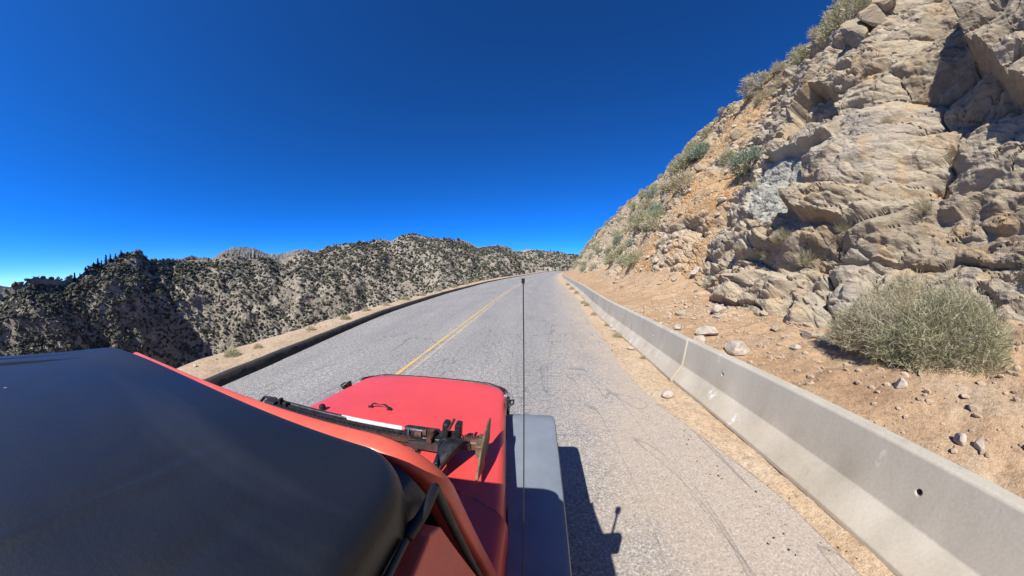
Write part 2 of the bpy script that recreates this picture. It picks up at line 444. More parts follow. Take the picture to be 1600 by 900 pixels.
# road surface
nl = 44
U = np.linspace(0, 1, nl)
xl, xr = x_curb(YS)-.06, x_barr(YS)+.7
X = xl[:, None]*(1-U)+xr[:, None]*U; Y = np.repeat(YS[:, None], nl, 1)
Z = zroad(Y)
cl = x_line(YS)[:, None]; ed = x_edge(YS)[:, None]
tr = np.zeros_like(X)
for c0, hw in ((.9, .45), (2.6, .45), (-.9, .4), (-2.5, .4)):
    tr = np.maximum(tr, np.exp(-((X-cl-c0)/hw)**2))
np_mesh('road', np.stack([X, Y, Z], -1).reshape(-1, 3), gridfaces(len(YS), nl), M['asphalt'], smooth=True,
        attrs={'edge': X-ed+.55*(1-sstep(1.5, 5, Y)), 'track': tr})['kind'] = 'structure'
# double yellow line
for dx, hw, mm in ((0, .044, M['yellow']), (.20, .042, M['yellow_faded'])):
    X = np.stack([x_line(YS)+dx-hw, x_line(YS)+dx+hw], 1); Y = np.repeat(YS[:, None], 2, 1)
    np_mesh('road_line', np.stack([X, Y, zroad(Y)+.005], -1).reshape(-1, 3), gridfaces(len(YS), 2), mm)['kind'] = 'structure'
# dirt verge between the asphalt and the barrier
YV = ysamples(-30, 200, .06, .012); nv = 22
xa = x_edge(YV) + (.22*fbm(YV*.6, YV*0, seed=5, o=3) - .04)*sstep(3, 5, YV) + .12; xb = x_barr(YV)+.35
xa = xa + (x_barr(YV)-.22-xa)*(1-sstep(1.2, 4.2, YV))
V_ = np.linspace(0, 1, nv)
X = xa[:, None]*(1-V_)+xb[:, None]*V_; Y = np.repeat(YV[:, None], nv, 1)
Z = zroad(Y)+.004 + (.035+.03*fbm(X*2.2, Y*2.2, seed=9))*sstep(0, .35, V_)[None, :] + .012*fbm(X*9, Y*9, seed=11)*sstep(0, .2, V_)[None, :]
np_mesh('dirt_verge', np.stack([X, Y, Z], -1).reshape(-1, 3), gridfaces(len(YV), nv), M['verge'], smooth=True)['kind'] = 'structure'
zverge = lambda x, y: float(zroad(y)) + .045
# dark asphalt kerb on the canyon side
YC = ysamples(-40, 250, .12, .012)
prof = [(.08, -.02), (.05, .04), (.0, .155), (-.05, .185), (-.13, .185), (-.20, .15), (-.24, .0)]
P = np.array(prof); wob = .02*fbm(YC*.8, YC*0, seed=3)
X = x_curb(YC)[:, None] + P[:, 0] + wob[:, None]; Y = np.repeat(YC[:, None], len(prof), 1)
Z = zroad(YC)[:, None] + P[:, 1]*(1+.10*fbm(YC*.9, YC*0+3, seed=4))[:, None]
X = X + .012*fbm(X*7, Y*7, seed=8)
o = np_mesh('roadside_kerb', np.stack([X, Y, Z], -1).reshape(-1, 3), gridfaces(len(YC), len(prof)), M['curb'], smooth=True)
o['kind'] = 'structure'
# sandy shoulder and the fill slope down into the canyon
YSH = ysamples(-50, 250, .15, .015)
offs = np.array([-.16, -.35, -.6, -.8, -1.0, -1.2, -1.4, -1.6, -1.9, -2.3, -3.2, -5, -9, -16, -30, -60, -110])
zz = np.array([.15, .18, .19, .19, .18, .17, .16, .14, .02, -.22, -.9, -2.5, -6, -12, -25, -55, -105])
outer = x_curb(YSH)
wid = np.interp(YSH, [0, 3, 10, 20, 60, 250], [1.45, 1.4, 1.05, .85, 2.0, 2.4])
sc_o = np.where(offs[None, :] > -1.65, .22 + (-offs[None, :]-.22)*(wid[:, None]/1.38), (-offs[None, :]-1.6)+wid[:, None]+.22)
X = outer[:, None] - sc_o; Y = np.repeat(YSH[:, None], len(offs), 1)
Z = zroad(YSH)[:, None] + zz + .05*fbm(X*1.5, Y*1.5, seed=21) + .25*np.clip(-zz-.02, 0, 1)*fbm(X*.6, Y*.6, seed=22)
X = X + .15*fbm(Y*.9, X*.3, seed=23)*(offs < -1.1)
np_mesh('sand_shoulder', np.stack([X, Y, Z], -1).reshape(-1, 3), gridfaces(len(YSH), len(offs)), M['sand'], smooth=True)['kind'] = 'structure'

# ------------------------------------------------------------------ canyon side and the mountains across it
RIDGE = np.array([(-180, .03), (-130, .02), (-100, -.05), (-92.8, -.040), (-91.3, -.022), (-89.4, -.008), (-87, -.012), (-85.1, -.018), (-83.4, .0), (-81.7, .022), (-80, .034), (-78.2, .05), (-76.5, .058), (-75.3, .067), (-74.4, .056), (-73.2, .038), (-69.8, .036), (-66.8, .044), (-63.7, .043), (-62.2, .048), (-56.2, .046), (-50.4, .05), (-46, .062), (-42.6, .08), (-38.9, .093), (-33.1, .105), (-30.5, .10), (-28.6, .118), (-26.6, .120), (-23.2, .111), (-21.2, .116), (-15.8, .10), (-11.7, .081), (-8.2, .089), (-4.8, .075), (2.1, .069), (7.3, .057), (14, .05), (40, .02), (180, .02)])
D0 = np.array([(-180, 150), (-100, 120), (-88, 105), (-80, 122), (-76, 138), (-71, 165), (-66, 165), (-55, 160), (-40, 170), (-28, 190), (-20, 170), (-8, 190), (5, 240), (14, 280), (180, 280)])
D1 = np.array([(-180, 300), (-100, 230), (-90, 205), (-84, 230), (-78, 262), (-75, 274), (-70, 300), (-60, 305), (-45, 320), (-30, 340), (-20, 330), (-8, 360), (5, 440), (14, 500), (180, 500)])
def hill_z(az, d):
    e = np.interp(az, RIDGE[:, 0], RIDGE[:, 1]); a = np.interp(az, D0[:, 0], D0[:, 1]); b = np.interp(az, D1[:, 0], D1[:, 1])
    kk = 1 + .17*fbm(np.asarray(az)/6.5, np.asarray(az)*0+3.3, seed=33, o=2)*sstep(-84, -70, az)
    b = a + (b-a)*kk; 
    x = d*np.sin(np.radians(az)); y = d*np.cos(np.radians(az))
    zr = e*b + CAM_H
    u = (d-a)/(b-a)
    zb = -np.interp(az, [-180, -90, -70, -30, 5, 20], [70, 62, 95, 80, 55, 40])
    prof_ = np.where(u < 0, 0, np.where(u < 1, np.clip(u, 0, 1)**.92, 1))
    z = zb + (zr-zb)*prof_ - np.clip(u-1, 0, None)*(b-a)*.5
    env = np.clip(u*2.2, 0, 1)*np.where(u < 1, np.clip((1-u)*3.2, .0, 1)*.92+.08, .4)
    z = z + env*(13*ridged(x/62, y/62, seed=41, o=3) + 5.5*ridged(x/28+9, y/28, seed=47, o=3))
    z = z + (.35+.65*np.clip((1-u)*4, 0, 1))*np.clip(u*3, 0, 1)*(2.6*ridged(x/9, y/9, seed=51, o=3) + 1.0*fbm(x/3.2, y/3.2, seed=57, o=2))
    return np.maximum(z, zb-30)
AZ = np.concatenate([np.arange(-180, -100, 1.5), np.arange(-100, 12, .13), np.arange(12, 181, 3.0)])
a_ = np.interp(AZ, D0[:, 0], D0[:, 1]); b_ = np.interp(AZ, D1[:, 0], D1[:, 1])
W = np.concatenate([[-9, -.6, -.25], np.linspace(-.1, 1.06, 130), [1.15, 1.4, 2, 4, 10, 30]])
DD = np.maximum(a_[:, None] + (b_-a_)[:, None]*W[None, :], 8.0)
AA = np.repeat(AZ[:, None], len(W), 1)
ZZ = hill_z(AA, DD)
right = sstep(9, 14, AA)*(1-sstep(170, 178, AA)); ZZ = ZZ*(1-right) + right*np.minimum(ZZ, -8)
np_mesh('mountain_terrain', np.stack([DD*np.sin(np.radians(AA)), DD*np.cos(np.radians(AA)), ZZ], -1).reshape(-1, 3),
        gridfaces(len(AZ), len(W)), M['hill'])['kind'] = 'structure'
# the pale cliff peak behind, and low blue hills far off
def ridge_strip(name, pts, dist, depth, seed, m, amp, tall):
    P = np.array(pts); az = np.arange(P[0, 0], P[-1, 0], .08); e = np.interp(az, P[:, 0], P[:, 1])
    w = np.linspace(0, 1.15, 46)
    d = dist-depth+depth*w[None, :] + 0*az[:, None]; A = az[:, None] + 0*d
    z = CAM_H + (e*dist)[:, None]*np.where(w < 1, 1, 1-(w-1)*2) - tall*(1-np.clip(w, 0, 1))**.9
    x = d*np.sin(np.radians(A)); y = d*np.cos(np.radians(A))
    z = z + amp*np.clip((1-w)*3, .12, 1)*(ridged(x/(dist*.05), y/(dist*.05), seed=seed, o=4) + .7*ridged(A*1.6, w*3+0*A, seed=seed+3, o=3))
    o = np_mesh(name, np.stack([x, y, z], -1).reshape(-1, 3), gridfaces(len(az), len(w)), m); o['kind'] = 'structure'; return o
m_far = simple('haze_tinted_far_forest', (.055, .07, .075), .95, var=.4, scale=.02)  # dark forest colour, tinted slightly blue in place of distance haze
def m_peak():
    t = NT('peak_granite')
    c = t.ramp(t.noise(.03, 6, .7, stretch=(1, 1, .35)), [(.3, (.07, .07, .065)), (.5, (.17, .165, .155)), (.7, (.30, .285, .26))])
    c = t.mix(t.rng(t.noise(.12, 4, .7), .5, .62, 0, .8), c, (.05, .06, .045))
    return t.fin(c, .95, spec=.1)
ridge_strip('distant_peak', [(-70, .02), (-64, .036), (-63.2, .05), (-62.2, .066), (-61.5, .072), (-60.5, .080), (-59.5, .083), (-58, .081), (-56.7, .079), (-53.9, .060), (-51.6, .062), (-48.7, .074), (-45.7, .066), (-42.6, .086), (-40, .09), (-36, .08)], 620, 240, 71, m_peak(), 15, 90)
ridge_strip('far_hills', [(-125, .01), (-110, .012), (-97, .006), (-92.7, .003), (-91.6, -.003), (-90.5, -.007), (-89, -.003), (-88.2, -.001), (-86.5, -.003), (-85, -.004), (-84, -.006), (-80, -.01), (-70, -.01)], 2600, 900, 77, m_far, 10, 260)

# ------------------------------------------------------------------ cut face on the inside of the bend
CU = np.array([.537, 0, .8436]); CN = np.array([-.8436, 0, .537])      # up the face, out of the face
x_foot = lambda y: x_barr(y) + 3.35 + .2*np.sin(np.asarray(y)*.23) - .75*sstep(2.2, 4.2, y)*(1-sstep(7, 11, y))
def zfoot(y): return .85 + .25*sstep(9, 14, y) + zroad(y)
P_BLOCK1 = [(-9, 5.6), (-.6, 4.9), (.55, 4.9), (.95, 5.6), (1.0, 6.5), (1.45, 7.3), (1.5, 8.6), (.9, 9.6), (-.5, 10.4), (-9, 11)]
P_BLOCK2 = [(1.0, 3.3), (2.6, 3.1), (4.2, 2.9), (5.2, 3.0), (5.9, 3.5), (5.7, 4.5), (6.2, 5.1), (6.5, 6.4), (1.0, 6.6)]
P_NOTCH = [(5.4, 6.7), (6.6, 6.9), (7.7, 7.2), (8.0, 9.4), (7.0, 10.4), (6.2, 9.6), (5.6, 8.7)]
P_SLAB = [(6.0, 3.4), (7.3, 3.4), (8.9, 4.3), (9.0, 6.0), (7.6, 6.6), (6.3, 6.3)]
P_LEDGE = [(5.2, 6.1), (8.2, 6.5), (8.2, 7.1), (5.2, 6.75)]
TTOP = 16.4
def face_disp(s, t, split=False):
    """outward displacement, and colour masks, for face coordinates s (along the road) and t (up the face)"""
    ws = s + .35*fbm(s*.5, t*.5, seed=101, o=3) + .10*fbm(s*2.1, t*2.1, seed=104, o=2)
    wt = t + .30*fbm(s*.5+7, t*.5, seed=102, o=3) + .08*fbm(s*2.1, t*2.1+5, seed=105, o=2)
    bs = ws; bt = wt + .16*ws                                          # bedding dips gently down the road
    def turn(u, v, a): c, q = math.cos(a), math.sin(a); return u*c+v*q, -u*q+v*c
    u1, v1 = turn(bs, bt, .18); HA, RA, ea = blocks(u1/3.8, v1/1.7, 111, 2.6)
    u2, v2 = turn(bs, bt, -.32); HB, RB, eb = blocks(u2/1.5+3.3, v2/.62, 112, 3.0)
    u3, v3 = turn(bs, bt, .45); HC, RC, ec = blocks(u3/.60, v3/.24+1.7, 113, 3.0)
    dirt = sstep(-.9, .9, s - (10.6 + .10*np.clip(t-3, 0, 20) - .35*np.clip(2.2-t, 0, 3)) + 1.1*fbm(s*.35, t*.35, seed=120, o=3))
    dirt = np.where(s > 22, np.clip(dirt*.72+.25*fbm(s*.3, t*.3, seed=121), 0, 1), dirt)
    outc = sstep(.02, .22, fbm(s*.28, t*.33, seed=122, o=3))           # outcrops inside the dirt slope
    dirt = dirt*(1-.75*outc*sstep(10, 13, s))
    rough = 1-.72*dirt
    d = .60*fbm(s*.13, t*.16, seed=131, o=3)
    mass = .50 + .50*np.clip(sstep(5.0, 8.0, s) + 1.2*sstep(.05, .45, fbm(s*.33+2, t*.36, seed=149, o=2)), 0, 1)   # some of the rock is more massive
    kb = mass*(.55+.9*RA(5)); kc = mass*(.35+1.1*RB(5))
    d = d + rough*.70*HA
    e = rough*(kb*.38*np.maximum(HB, -.42) + kc*.15*np.maximum(HC, -.5))
    e = e - rough*(.22*(RA(6) > .45)*(1-sstep(0, .07, ea)) + .16*(RB(6) > .45)*(1-sstep(0, .05, eb)))
    # a few overlapping beds low on the face: each juts out over the one below
    lay = .8*sstep(5.0, 7.0, s)*(1-sstep(3.5, 5.0, t))*(1-sstep(11, 13, s))*sstep(-.2, .2, fbm(s*.4, t*.5, seed=145, o=2))
    q = (bt + .10*ws)/.72 + .6*fbm(s*.55, t*.4, seed=146, o=3)
    e = e + lay*rough*.15*(1-(q-np.floor(q)))
    e = e + (1-sstep(3.5, 6, s))*.030*fbm(s*5.5, t*1.3, seed=148, o=3)
    # the large features one can point at
    qs = s + .16*fbm(s*1.7, t*1.7, seed=151, o=3); qt = t + .16*fbm(s*1.7+4, t*1.7, seed=152, o=3)
    b1 = inpoly(qs, qt, P_BLOCK1); b2 = inpoly(qs, qt, P_BLOCK2); no = inpoly(qs, qt, P_NOTCH); sb = inpoly(qs, qt, P_SLAB); le = inpoly(qs, qt, P_LEDGE)
    d = np.where(b1, d*.6 + .80 + .08*np.clip(t-6, -1, 3), d)
    d = d + np.where(b2, .62*sstep(2.2, 5.6, s)*(1-sstep(4.9, 6.4, t)), 0)
    d = np.where(sb & ~b2, d*.3 - .18, d); e = np.where(sb & ~b2, e*.3, e)
    d = np.where(no, d*.6 - .95, d)
    d = np.where(le, d*.5 + .35, d)
    tint = np.clip(.5*RA(8) + .3*RB(8) + .2*RC(8) + .25*fbm(s*.4, t*.4, seed=160), 0, 1)
    pale = np.where(sb & ~b2, .85, .35*sstep(.25, .5, fbm(s*.5+3, t*.7, seed=161)))
    far = 1-.5*sstep(25, 60, s)
    if split: return d*far, e*far, tint, dirt, pale
    return (d+e)*far, tint, dirt, pale
def face_fine(s, t):
    return .05*fbm(s*2.2, t*3.0, seed=140, o=4) + .030*fbm(s*7, t*11, seed=141, o=3) + .018*ridged(s*3.2+t*1.1, t*4.5, seed=142, o=3)
def soften(d, n=2):
    for _ in range(n):
        p = np.pad(d, 1, mode='edge'); d = (p[:-2, 1:-1]+2*p[1:-1, 1:-1]+p[2:, 1:-1])/4
        p = np.pad(d, 1, mode='edge'); d = (p[1:-1, :-2]+2*p[1:-1, 1:-1]+p[1:-1, 2:])/4
    return d
def face_base(s, t):
    tt = np.minimum(t, TTOP); o = np.clip(t-TTOP, 0, None)
    k = 1-.0012*np.clip(s-30, 0, 120)                                   # the hill gets lower up the road
    x = x_foot(s) + CU[0]*tt*k + o*.95; z = zfoot(s) + CU[2]*tt*k + o*.32
    return x, z
def face_pos(s, t, lift=0.):
    s = np.atleast_1d(np.asarray(s, float)); t = np.atleast_1d(np.asarray(t, float))
    d, *_ = face_disp(s, t); x, z = face_base(s, t); d = d + lift
    return np.stack([x + CN[0]*d, s, z + CN[2]*d], 1)
S = np.concatenate([np.arange(-40, -1.6, .3), np.arange(-1.6, 6, .028), ysamples(6, 150, .028, .0047), np.arange(152, 262, 5.)])
T = np.concatenate([[-2.2, -1.6], np.arange(-.9, 6, .029), np.arange(6, 12, .040), np.arange(12, 16.6, .052), np.arange(16.7, 19, .12), [20, 22, 26, 32, 45, 70, 110]])
SS, TT = np.meshgrid(S, T, indexing='ij')
dd, de, tint, dirt, pale = face_disp(SS, TT, True)
dd = soften(dd, 1) + de + face_fine(SS, TT)*(1-.4*dirt)
dd = dd*np.clip(1-(TT-20)/12, 0, 1)
bx_, bz_ = face_base(SS, TT)
np_mesh('rock_cliff', np.stack([bx_+CN[0]*dd, SS, bz_+CN[2]*dd], -1).reshape(-1, 3), gridfaces(len(S), len(T)), M['rock'],
        attrs={'tint': tint, 'dirt': dirt, 'pale': pale})['kind'] = 'structure'
# dirt bank between the barrier and the rock
def bank_z(x, y):
    u = np.clip((x - (x_barr(y)+.5))/3.4, 0, 1.5)
    return zroad(y) + .66 + (.30+.62*(1-sstep(1.0, 3.6, y)))*u + .22*u*u*sstep(3.5, 7, y) + .30*u*u*sstep(8.5, 13, y) + .10*fbm(x*.8, y*.8, seed=201, o=3)*np.clip(u*5, 0, 1) + .05*fbm(x*4, y*4, seed=202, o=3) + .10*np.clip(ridged(x*1.4, y*1.1, seed=203, o=3), 0, 1)*np.clip(u*3-.6, 0, 1)*np.clip(u*6, .15, 1) + .45*np.exp(-((u-1.05)/.35)**2)*sstep(10, 14, y)
SB = np.concatenate([np.arange(-40, -2, .3), np.arange(-2, 6, .04), ysamples(6, 200, .04, .007)])
ub = np.linspace(0, 1.45, 74)
XB = (x_barr(SB)+.42)[:, None] + 3.4*ub[None, :]; YB = np.repeat(SB[:, None], len(ub), 1)
ZB = bank_z(XB, YB)
ZB[:, 0] -= .6
np_mesh('dirt_bank', np.stack([XB, YB, ZB], -1).reshape(-1, 3), gridfaces(len(SB), len(ub)), M['bank'], smooth=True)['kind'] = 'structure'

# ------------------------------------------------------------------ rocks
def ico(sub):
    bm = bmesh.new(); bmesh.ops.create_icosphere(bm, subdivisions=sub, radius=1)
    bm.verts.index_update()
    V = np.array([v.co[:] for v in bm.verts]); F = np.array([[v.index for v in f.verts] for f in bm.faces]); bm.free(); return V, F
I1, I2, I3 = ico(1), ico(2), ico(3)
def rock_verts(ic, seed, dims, cuts=9, lo=.5, hi=.85):
    V = ic[0].copy(); r = np.random.default_rng(seed)
    for k in range(cuts):                                              # cut by random planes: angular stones
        n = r.normal(size=3); n /= np.linalg.norm(n); h = r.uniform(lo, hi)
        e = V@n - h; V = V - np.clip(e, 0, None)[:, None]*n*.92
    V = V*(1+.10*fbm(V[:, 0]*3+seed, V[:, 1]*3, V[:, 2]*3, seed=seed))[:, None]
    return V*np.array(dims)
def rock(name, loc, dims, seed, label, cat='rock', group=None, rot=0., m='stone', cuts=9, lo=.5, hi=.85):
    V = rock_verts(I3, seed, dims, cuts, lo, hi)
    c, s = math.cos(rot), math.sin(rot); V = V@np.array([[c, s, 0], [-s, c, 0], [0, 0, 1]])
    o = np_mesh(name, V, I3[1], M[m], attrs={'tint': np.full(len(V), .25+.5*((seed*37) % 10)/10)}); o.location = loc
    return tag(o, label, cat, group)
def bz(x, y): return float(bank_z(np.array(x), np.array(y)))
BR = [((3.42, 3.75), (.20, .26, .15), 'grey rounded rock leaning over the back edge of the concrete barrier'),
      ((3.35, 4.75), (.11, .17, .08), 'flat tan rock lying on the bank behind the barrier joint'),
      ((3.75, 5.1), (.26, .32, .13), 'broad pale slab of rock half buried in the bank above the barrier joint'),
      ((3.3, 5.6), (.13, .15, .09), 'small chipped rock beside the barrier just past the joint'),
      ((3.85, 1.42), (.09, .08, .08), 'small dark rock in front of the big bank shrub'),
      ((3.42, .62), (.07, .06, .06), 'dark fist sized stone at the barrier top near the picture corner'),
      ((3.46, .48), (.05, .06, .05), 'smallest dark stone at the barrier top near the picture corner'),
      ((4.3, 3.3), (.08, .10, .06), 'brown stone on open dirt between barrier and rock face'),
      ((4.9, 6.3), (.20, .26, .16), 'blocky fallen rock at the foot of the layered rock face')]
for i, ((x, y), dm, lb) in enumerate(BR):
    rock('bank_rock', (x, y, bz(x, y)+dm[2]*.45), dm, 300+i, lb, rot=i*.9)
rock('verge_rock', (2.17, 3.75, .08), (.13, .09, .07), 330, 'pale stone lying on the dirt verge below the barrier joint', rot=.5)
rock('verge_rock', (2.62, 8.4, .08), (.10, .14, .06), 331, 'dark stone on the dirt verge far up along the barrier foot', rot=.2)
rock('verge_rock', (2.45, 6.35, .07), (.07, .11, .05), 332, 'flat brown stone on the verge beyond the pale stone', rot=1.)
base_ = [None]*5
for i in range(60):
    y = rng.uniform(2.8, 9) if i % 3 else rng.uniform(8, 20); u = 1.0-.62*rng.random()**1.7
    x = float(x_barr(y))+.5+3.4*u; k = i % 5; sz_ = (.05+.15*rng.random()**2)*(1+.03*y)
    if base_[k] is None:
        o = np_mesh('fallen_rock', rock_verts(I2, 500+k, (1, .8, .62), 12, .42, .75), I2[1], M['rock'], attrs={'tint': np.full(len(I2[0]), .2+.15*k)}); base_[k] = o
    else: o = base_[k].copy(); col.objects.link(o)
    o.location = (x, y, bz(x, y)+sz_*.18); o.scale = (sz_,)*3; o.rotation_euler = (rng.uniform(-.4, .4), rng.uniform(-.4, .4), rng.uniform(0, 6))
    tag(o, 'angular piece of broken rock among the rubble at the foot of the rock face', 'rock', 'broken rocks at the foot of the rock face')
# boulders perched on the face
CB = [(4.75, 11.4, (.42, .50, .80), 'tall upright boulder with a dark shaded side near the cliff top'),
      (4.05, 11.9, (.42, .46, .50), 'rounded boulder just above the tall upright one near the cliff top'),
      (3.55, 12.2, (.36, .40, .42), 'cracked boulder topmost of the three near the cliff top'),
      (16.2, 9.3, (.40, .46, .36), 'grey boulder sitting in dirt above the straw shrub on the slope'),
      (21.5, 8.6, (.5, .6, .45), 'weathered boulder in the orange gully below the skyline'),
      (13.2, 10.8, (.38, .5, .4), 'tan boulder under the skyline shrubs')]
for i, (s, t, dm, lb) in enumerate(CB):
    p = face_pos(s, t, .10)[0]
    o = rock('cliff_boulder', p, tuple(1.25*q for q in dm), 400+i, lb, 'boulder', rot=.4*i, m='rock', cuts=14, lo=.42, hi=.72)
def scatter(name, pts, sizes, seed, m, parts=4):
    VV = []; FF = []; n0 = 0; r = np.random.default_rng(seed)
    for p, sz in zip(pts, sizes):
        V = rock_verts(I1, int(r.integers(1e6)), (sz*r.uniform(.7, 1.3), sz*r.uniform(.7, 1.3), sz*r.uniform(.45, .8)))
        VV.append(V+p); FF.append(I1[1]+n0); n0 += len(V)
    return np_mesh(name, np.concatenate(VV), np.concatenate(FF), m)
pts = []; sz = []
for i in range(3200):
    y = rng.uniform(-1.5, 9) if i % 3 else rng.uniform(8, 30); x = float(x_barr(y)) + .6 + 3.2*rng.random()**.9
    s_ = (.010 + .06*rng.random()**5)*(1+.5*(y > 6)); pts.append((x, y, bz(x, y)+s_*.2)); sz.append(s_)
scatter('bank_gravel', pts, sz, 51, M['gravel'])['kind'] = 'stuff'
pts = []; sz = []
for i in range(700):
    y = rng.uniform(.5, 9) if i % 3 else rng.uniform(8, 40); e = float(x_edge(y)); b = float(x_barr(y)); x = e + (b-e)*rng.random() + .02
    s_ = .004 + .014*rng.random()**4 if y < 5 else .006 + .022*rng.random()**4; pts.append((x, y, float(zroad(y))+.03)); sz.append(s_)
scatter('verge_gravel', pts, sz, 52, M['gravel'])['kind'] = 'stuff'
pts = []; sz = []
for i in range(420):
    y = rng.uniform(1, 45); c = float(x_curb(y)); w = float(np.interp(y, [0, 3, 10, 20, 60], [1.1, 1.1, .75, .55, 1.8])); x = c-.4-w*rng.random()
    s_ = .012 + .05*rng.random()**4; pts.append((x, y, float(zroad(y))+.2)); sz.append(s_)
scatter('shoulder_gravel', pts, sz, 53, M['stone'])['kind'] = 'stuff'
pts = []; sz = []
for i in range(900):
    s = 11 + 60*rng.random()**1.6; t = rng.uniform(-.2, 15); s_ = (.05 + .22*rng.random()**4)*(1+s*.012)
    pts.append(face_pos(s, t, s_*.1)[0]); sz.append(s_)
scatter('slope_rubble', pts, sz, 54, M['stone'])['kind'] = 'stuff'

# ------------------------------------------------------------------ plants
def blades(n, rx, rz, L, w, seed, inner=.35, flat=0., up=.25, jit=.7):
    """n leaf blades through a dome of radius rx and height rz; quads"""
    r = np.random.default_rng(seed)
    d = r.normal(size=(n, 3)); d[:, 2] = np.abs(d[:, 2])*(1-flat) - .12; d /= np.linalg.norm(d, axis=1)[:, None]
    lump = 1 + .28*fbm(d[:, 0]*2.1+seed, d[:, 1]*2.1, d[:, 2]*2.1, seed=seed, o=2)
    clump = vnoise(d[:, 0]*5, d[:, 1]*5, d[:, 2]*5, seed=seed+5)
    rad = (inner + (1-inner)*r.random(n)**.45)*lump*(1+.12*clump)
    P = d*rad[:, None]*np.array([rx, rx, rz]); P[:, 2] = np.maximum(P[:, 2], .01)
    a = d*np.array([1, 1, .8]) + np.array([0, 0, up]) + r.normal(size=(n, 3))*jit; a /= np.linalg.norm(a, axis=1)[:, None]
    b = np.cross(a, r.normal(size=(n, 3))); b /= np.linalg.norm(b, axis=1)[:, None]
    l = L*r.uniform(.5, 1.4, n)[:, None]; ww = w*r.uniform(.6, 1.3, n)[:, None]
    V = np.stack([P-b*ww*.6, P+b*ww*.6, P+a*l+b*ww*.35, P+a*l-b*ww*.35], 1).reshape(-1, 3)
    F = np.arange(4*n).reshape(-1, 4)
    cr = np.repeat(np.clip(.5+.35*clump+.25*r.normal(size=n), 0, 1), 4)
    return V, F, cr
def stems(n, rx, rz, seed, rad=.006):
    mb = MB(); r = random.Random(seed)
    for i in range(n):
        a = r.uniform(0, 6.283); k = r.uniform(.35, .95); e = r.uniform(.25, 1)
        tip = Vector((math.cos(a)*rx*k, math.sin(a)*rx*k, rz*e*(1.15-.4*k)))
        mid = tip*.5 + Vector((r.uniform(-1, 1), r.uniform(-1, 1), 0))*rx*.06 + Vector((0, 0, rz*.06))
        mb.tube([(0, 0, -.05), mid, tip], [rad*1.6, rad, rad*.4], 4, False)
    return mb
def shrub_proto(name, m, rx, rz, n, L, w, seed, ns=24, inner=.35, up=.25, jit=.7, loc=(0, 0, 0)):
    root = empty(name, (0, 0, 0))
    V, F, cr = blades(n, rx, rz, L, w, seed, inner, up=up, jit=jit)
    np_mesh('foliage', V, F, M[m], root, attrs={'leafrand': cr})
    stems(ns, rx, rz, seed, .004+rx*.004).build('branches', M['twig'], root)
    return root
def place(root, loc, label, cat='shrub', group=None, scale=1., rz=0., tilt=(0, 0)):
    root.location = loc; root.scale = (scale,)*3 if not isinstance(scale, tuple) else scale; root.rotation_euler = (tilt[0], tilt[1], rz)
    return tag(root, label, cat, group)
# the big shrub on the bank: straw twigs to one side, grey green to the other
big = empty('desert_shrub', (4.92, 1.78, bz(4.92, 1.78)-.06), 'large spreading grey green and straw shrub on the bank behind the barrier', 'shrub')
sub = [((-.10, -.25, .0), .52, .80, 9000, 'sage', 61), ((-.05, .55, .0), .55, .78, 8000, 'straw', 62), ((.1, -.75, .06), .45, .66, 6000, 'sage', 63),
       ((.30, .15, .10), .60, .98, 8000, 'straw', 64), ((.32, -.45, .14), .50, .86, 5000, 'sage', 65), ((-.38, .10, .0), .32, .42, 3500, 'sage', 66), ((-.2, .85, 0), .35, .5, 3500, 'straw', 67)]
sub += [((-.25, -.3, 0), .4, .5, 3000, 'straw', 68), ((.1, -.4, .2), .5, .75, 4000, 'straw', 69)]
acc = {'sage': [[], [], [], 0], 'straw': [[], [], [], 0]}
for (c, rx, rz_, n, k, sd) in sub:
    V, F, cr = blades(n, rx, rz_, .075, .0058, sd, .3, up=.3, jit=.75)
    a = acc[k]; a[0].append(V+np.array(c)+np.array(big.location)); a[1].append(F+a[3]); a[2].append(cr); a[3] += len(V)
for k in acc:
    a = acc[k]; np_mesh('foliage', np.concatenate(a[0]), np.concatenate(a[1]), M[k], big, attrs={'leafrand': np.concatenate(a[2])})
mb = MB(); r_ = random.Random(5)
for i in range(210):
    a = r_.uniform(0, 6.283); k = r_.uniform(.5, 1.0)
    tip = Vector((math.cos(a)*.75*k, math.sin(a)*1.15*k, r_.uniform(.12, .95)*(1.1-.45*k)))
    if i < 45: tip = Vector((r_.uniform(-.5, .1), r_.uniform(.55, 1.15), r_.uniform(.1, .55)))
    b = Vector((r_.uniform(-.1, .2), r_.uniform(-.4, .5), 0))
    mid = (b+tip)*.5 + Vector((r_.uniform(-.06, .06), r_.uniform(-.06, .06), .07))
    mb.tube([b, mid, tip], [.008, .0055, .002], 4, False)
mb.v = [(x+big.location.x, y+big.location.y, z+big.location.z) for x, y, z in mb.v]
mb.build('branches', M['twig'], big)

pro = {'sage': shrub_proto('sage_shrub', 'sage', .5, .5, 1500, .09, .017, 71),
       'straw': shrub_proto('straw_shrub', 'straw', .5, .48, 1500, .10, .016, 72),
       'bluegreen': shrub_proto('green_shrub', 'bluegreen', .5, .42, 1900, .09, .016, 73),
       'tuft': shrub_proto('dry_grass_tuft', 'straw', .35, .42, 700, .20, .010, 74, ns=10, inner=.1, up=.9, jit=.35)}
used = {}
def shrub_at(kind, s, t, scale, label, group=None, lift=.0, cat=None):
    r = pro[kind]
    if used.get(kind): r = copy_tree(r)
    used[kind] = True
    p = face_pos(s, t, lift)[0]
    return place(r, p, label, cat or ('grass' if kind == 'tuft' else 'shrub'), group, scale, rng.uniform(0, 6), (0, -.45))
shrub_at('bluegreen', 9.9, 6.9, (1.75, 2.1, 1.75), 'round blue green shrub hanging halfway up the cliff above the pale slab', lift=.1)
shrub_at('straw', 17.0, 7.6, 2.3, 'rounded straw coloured shrub in the orange gully beside a dark crevice')
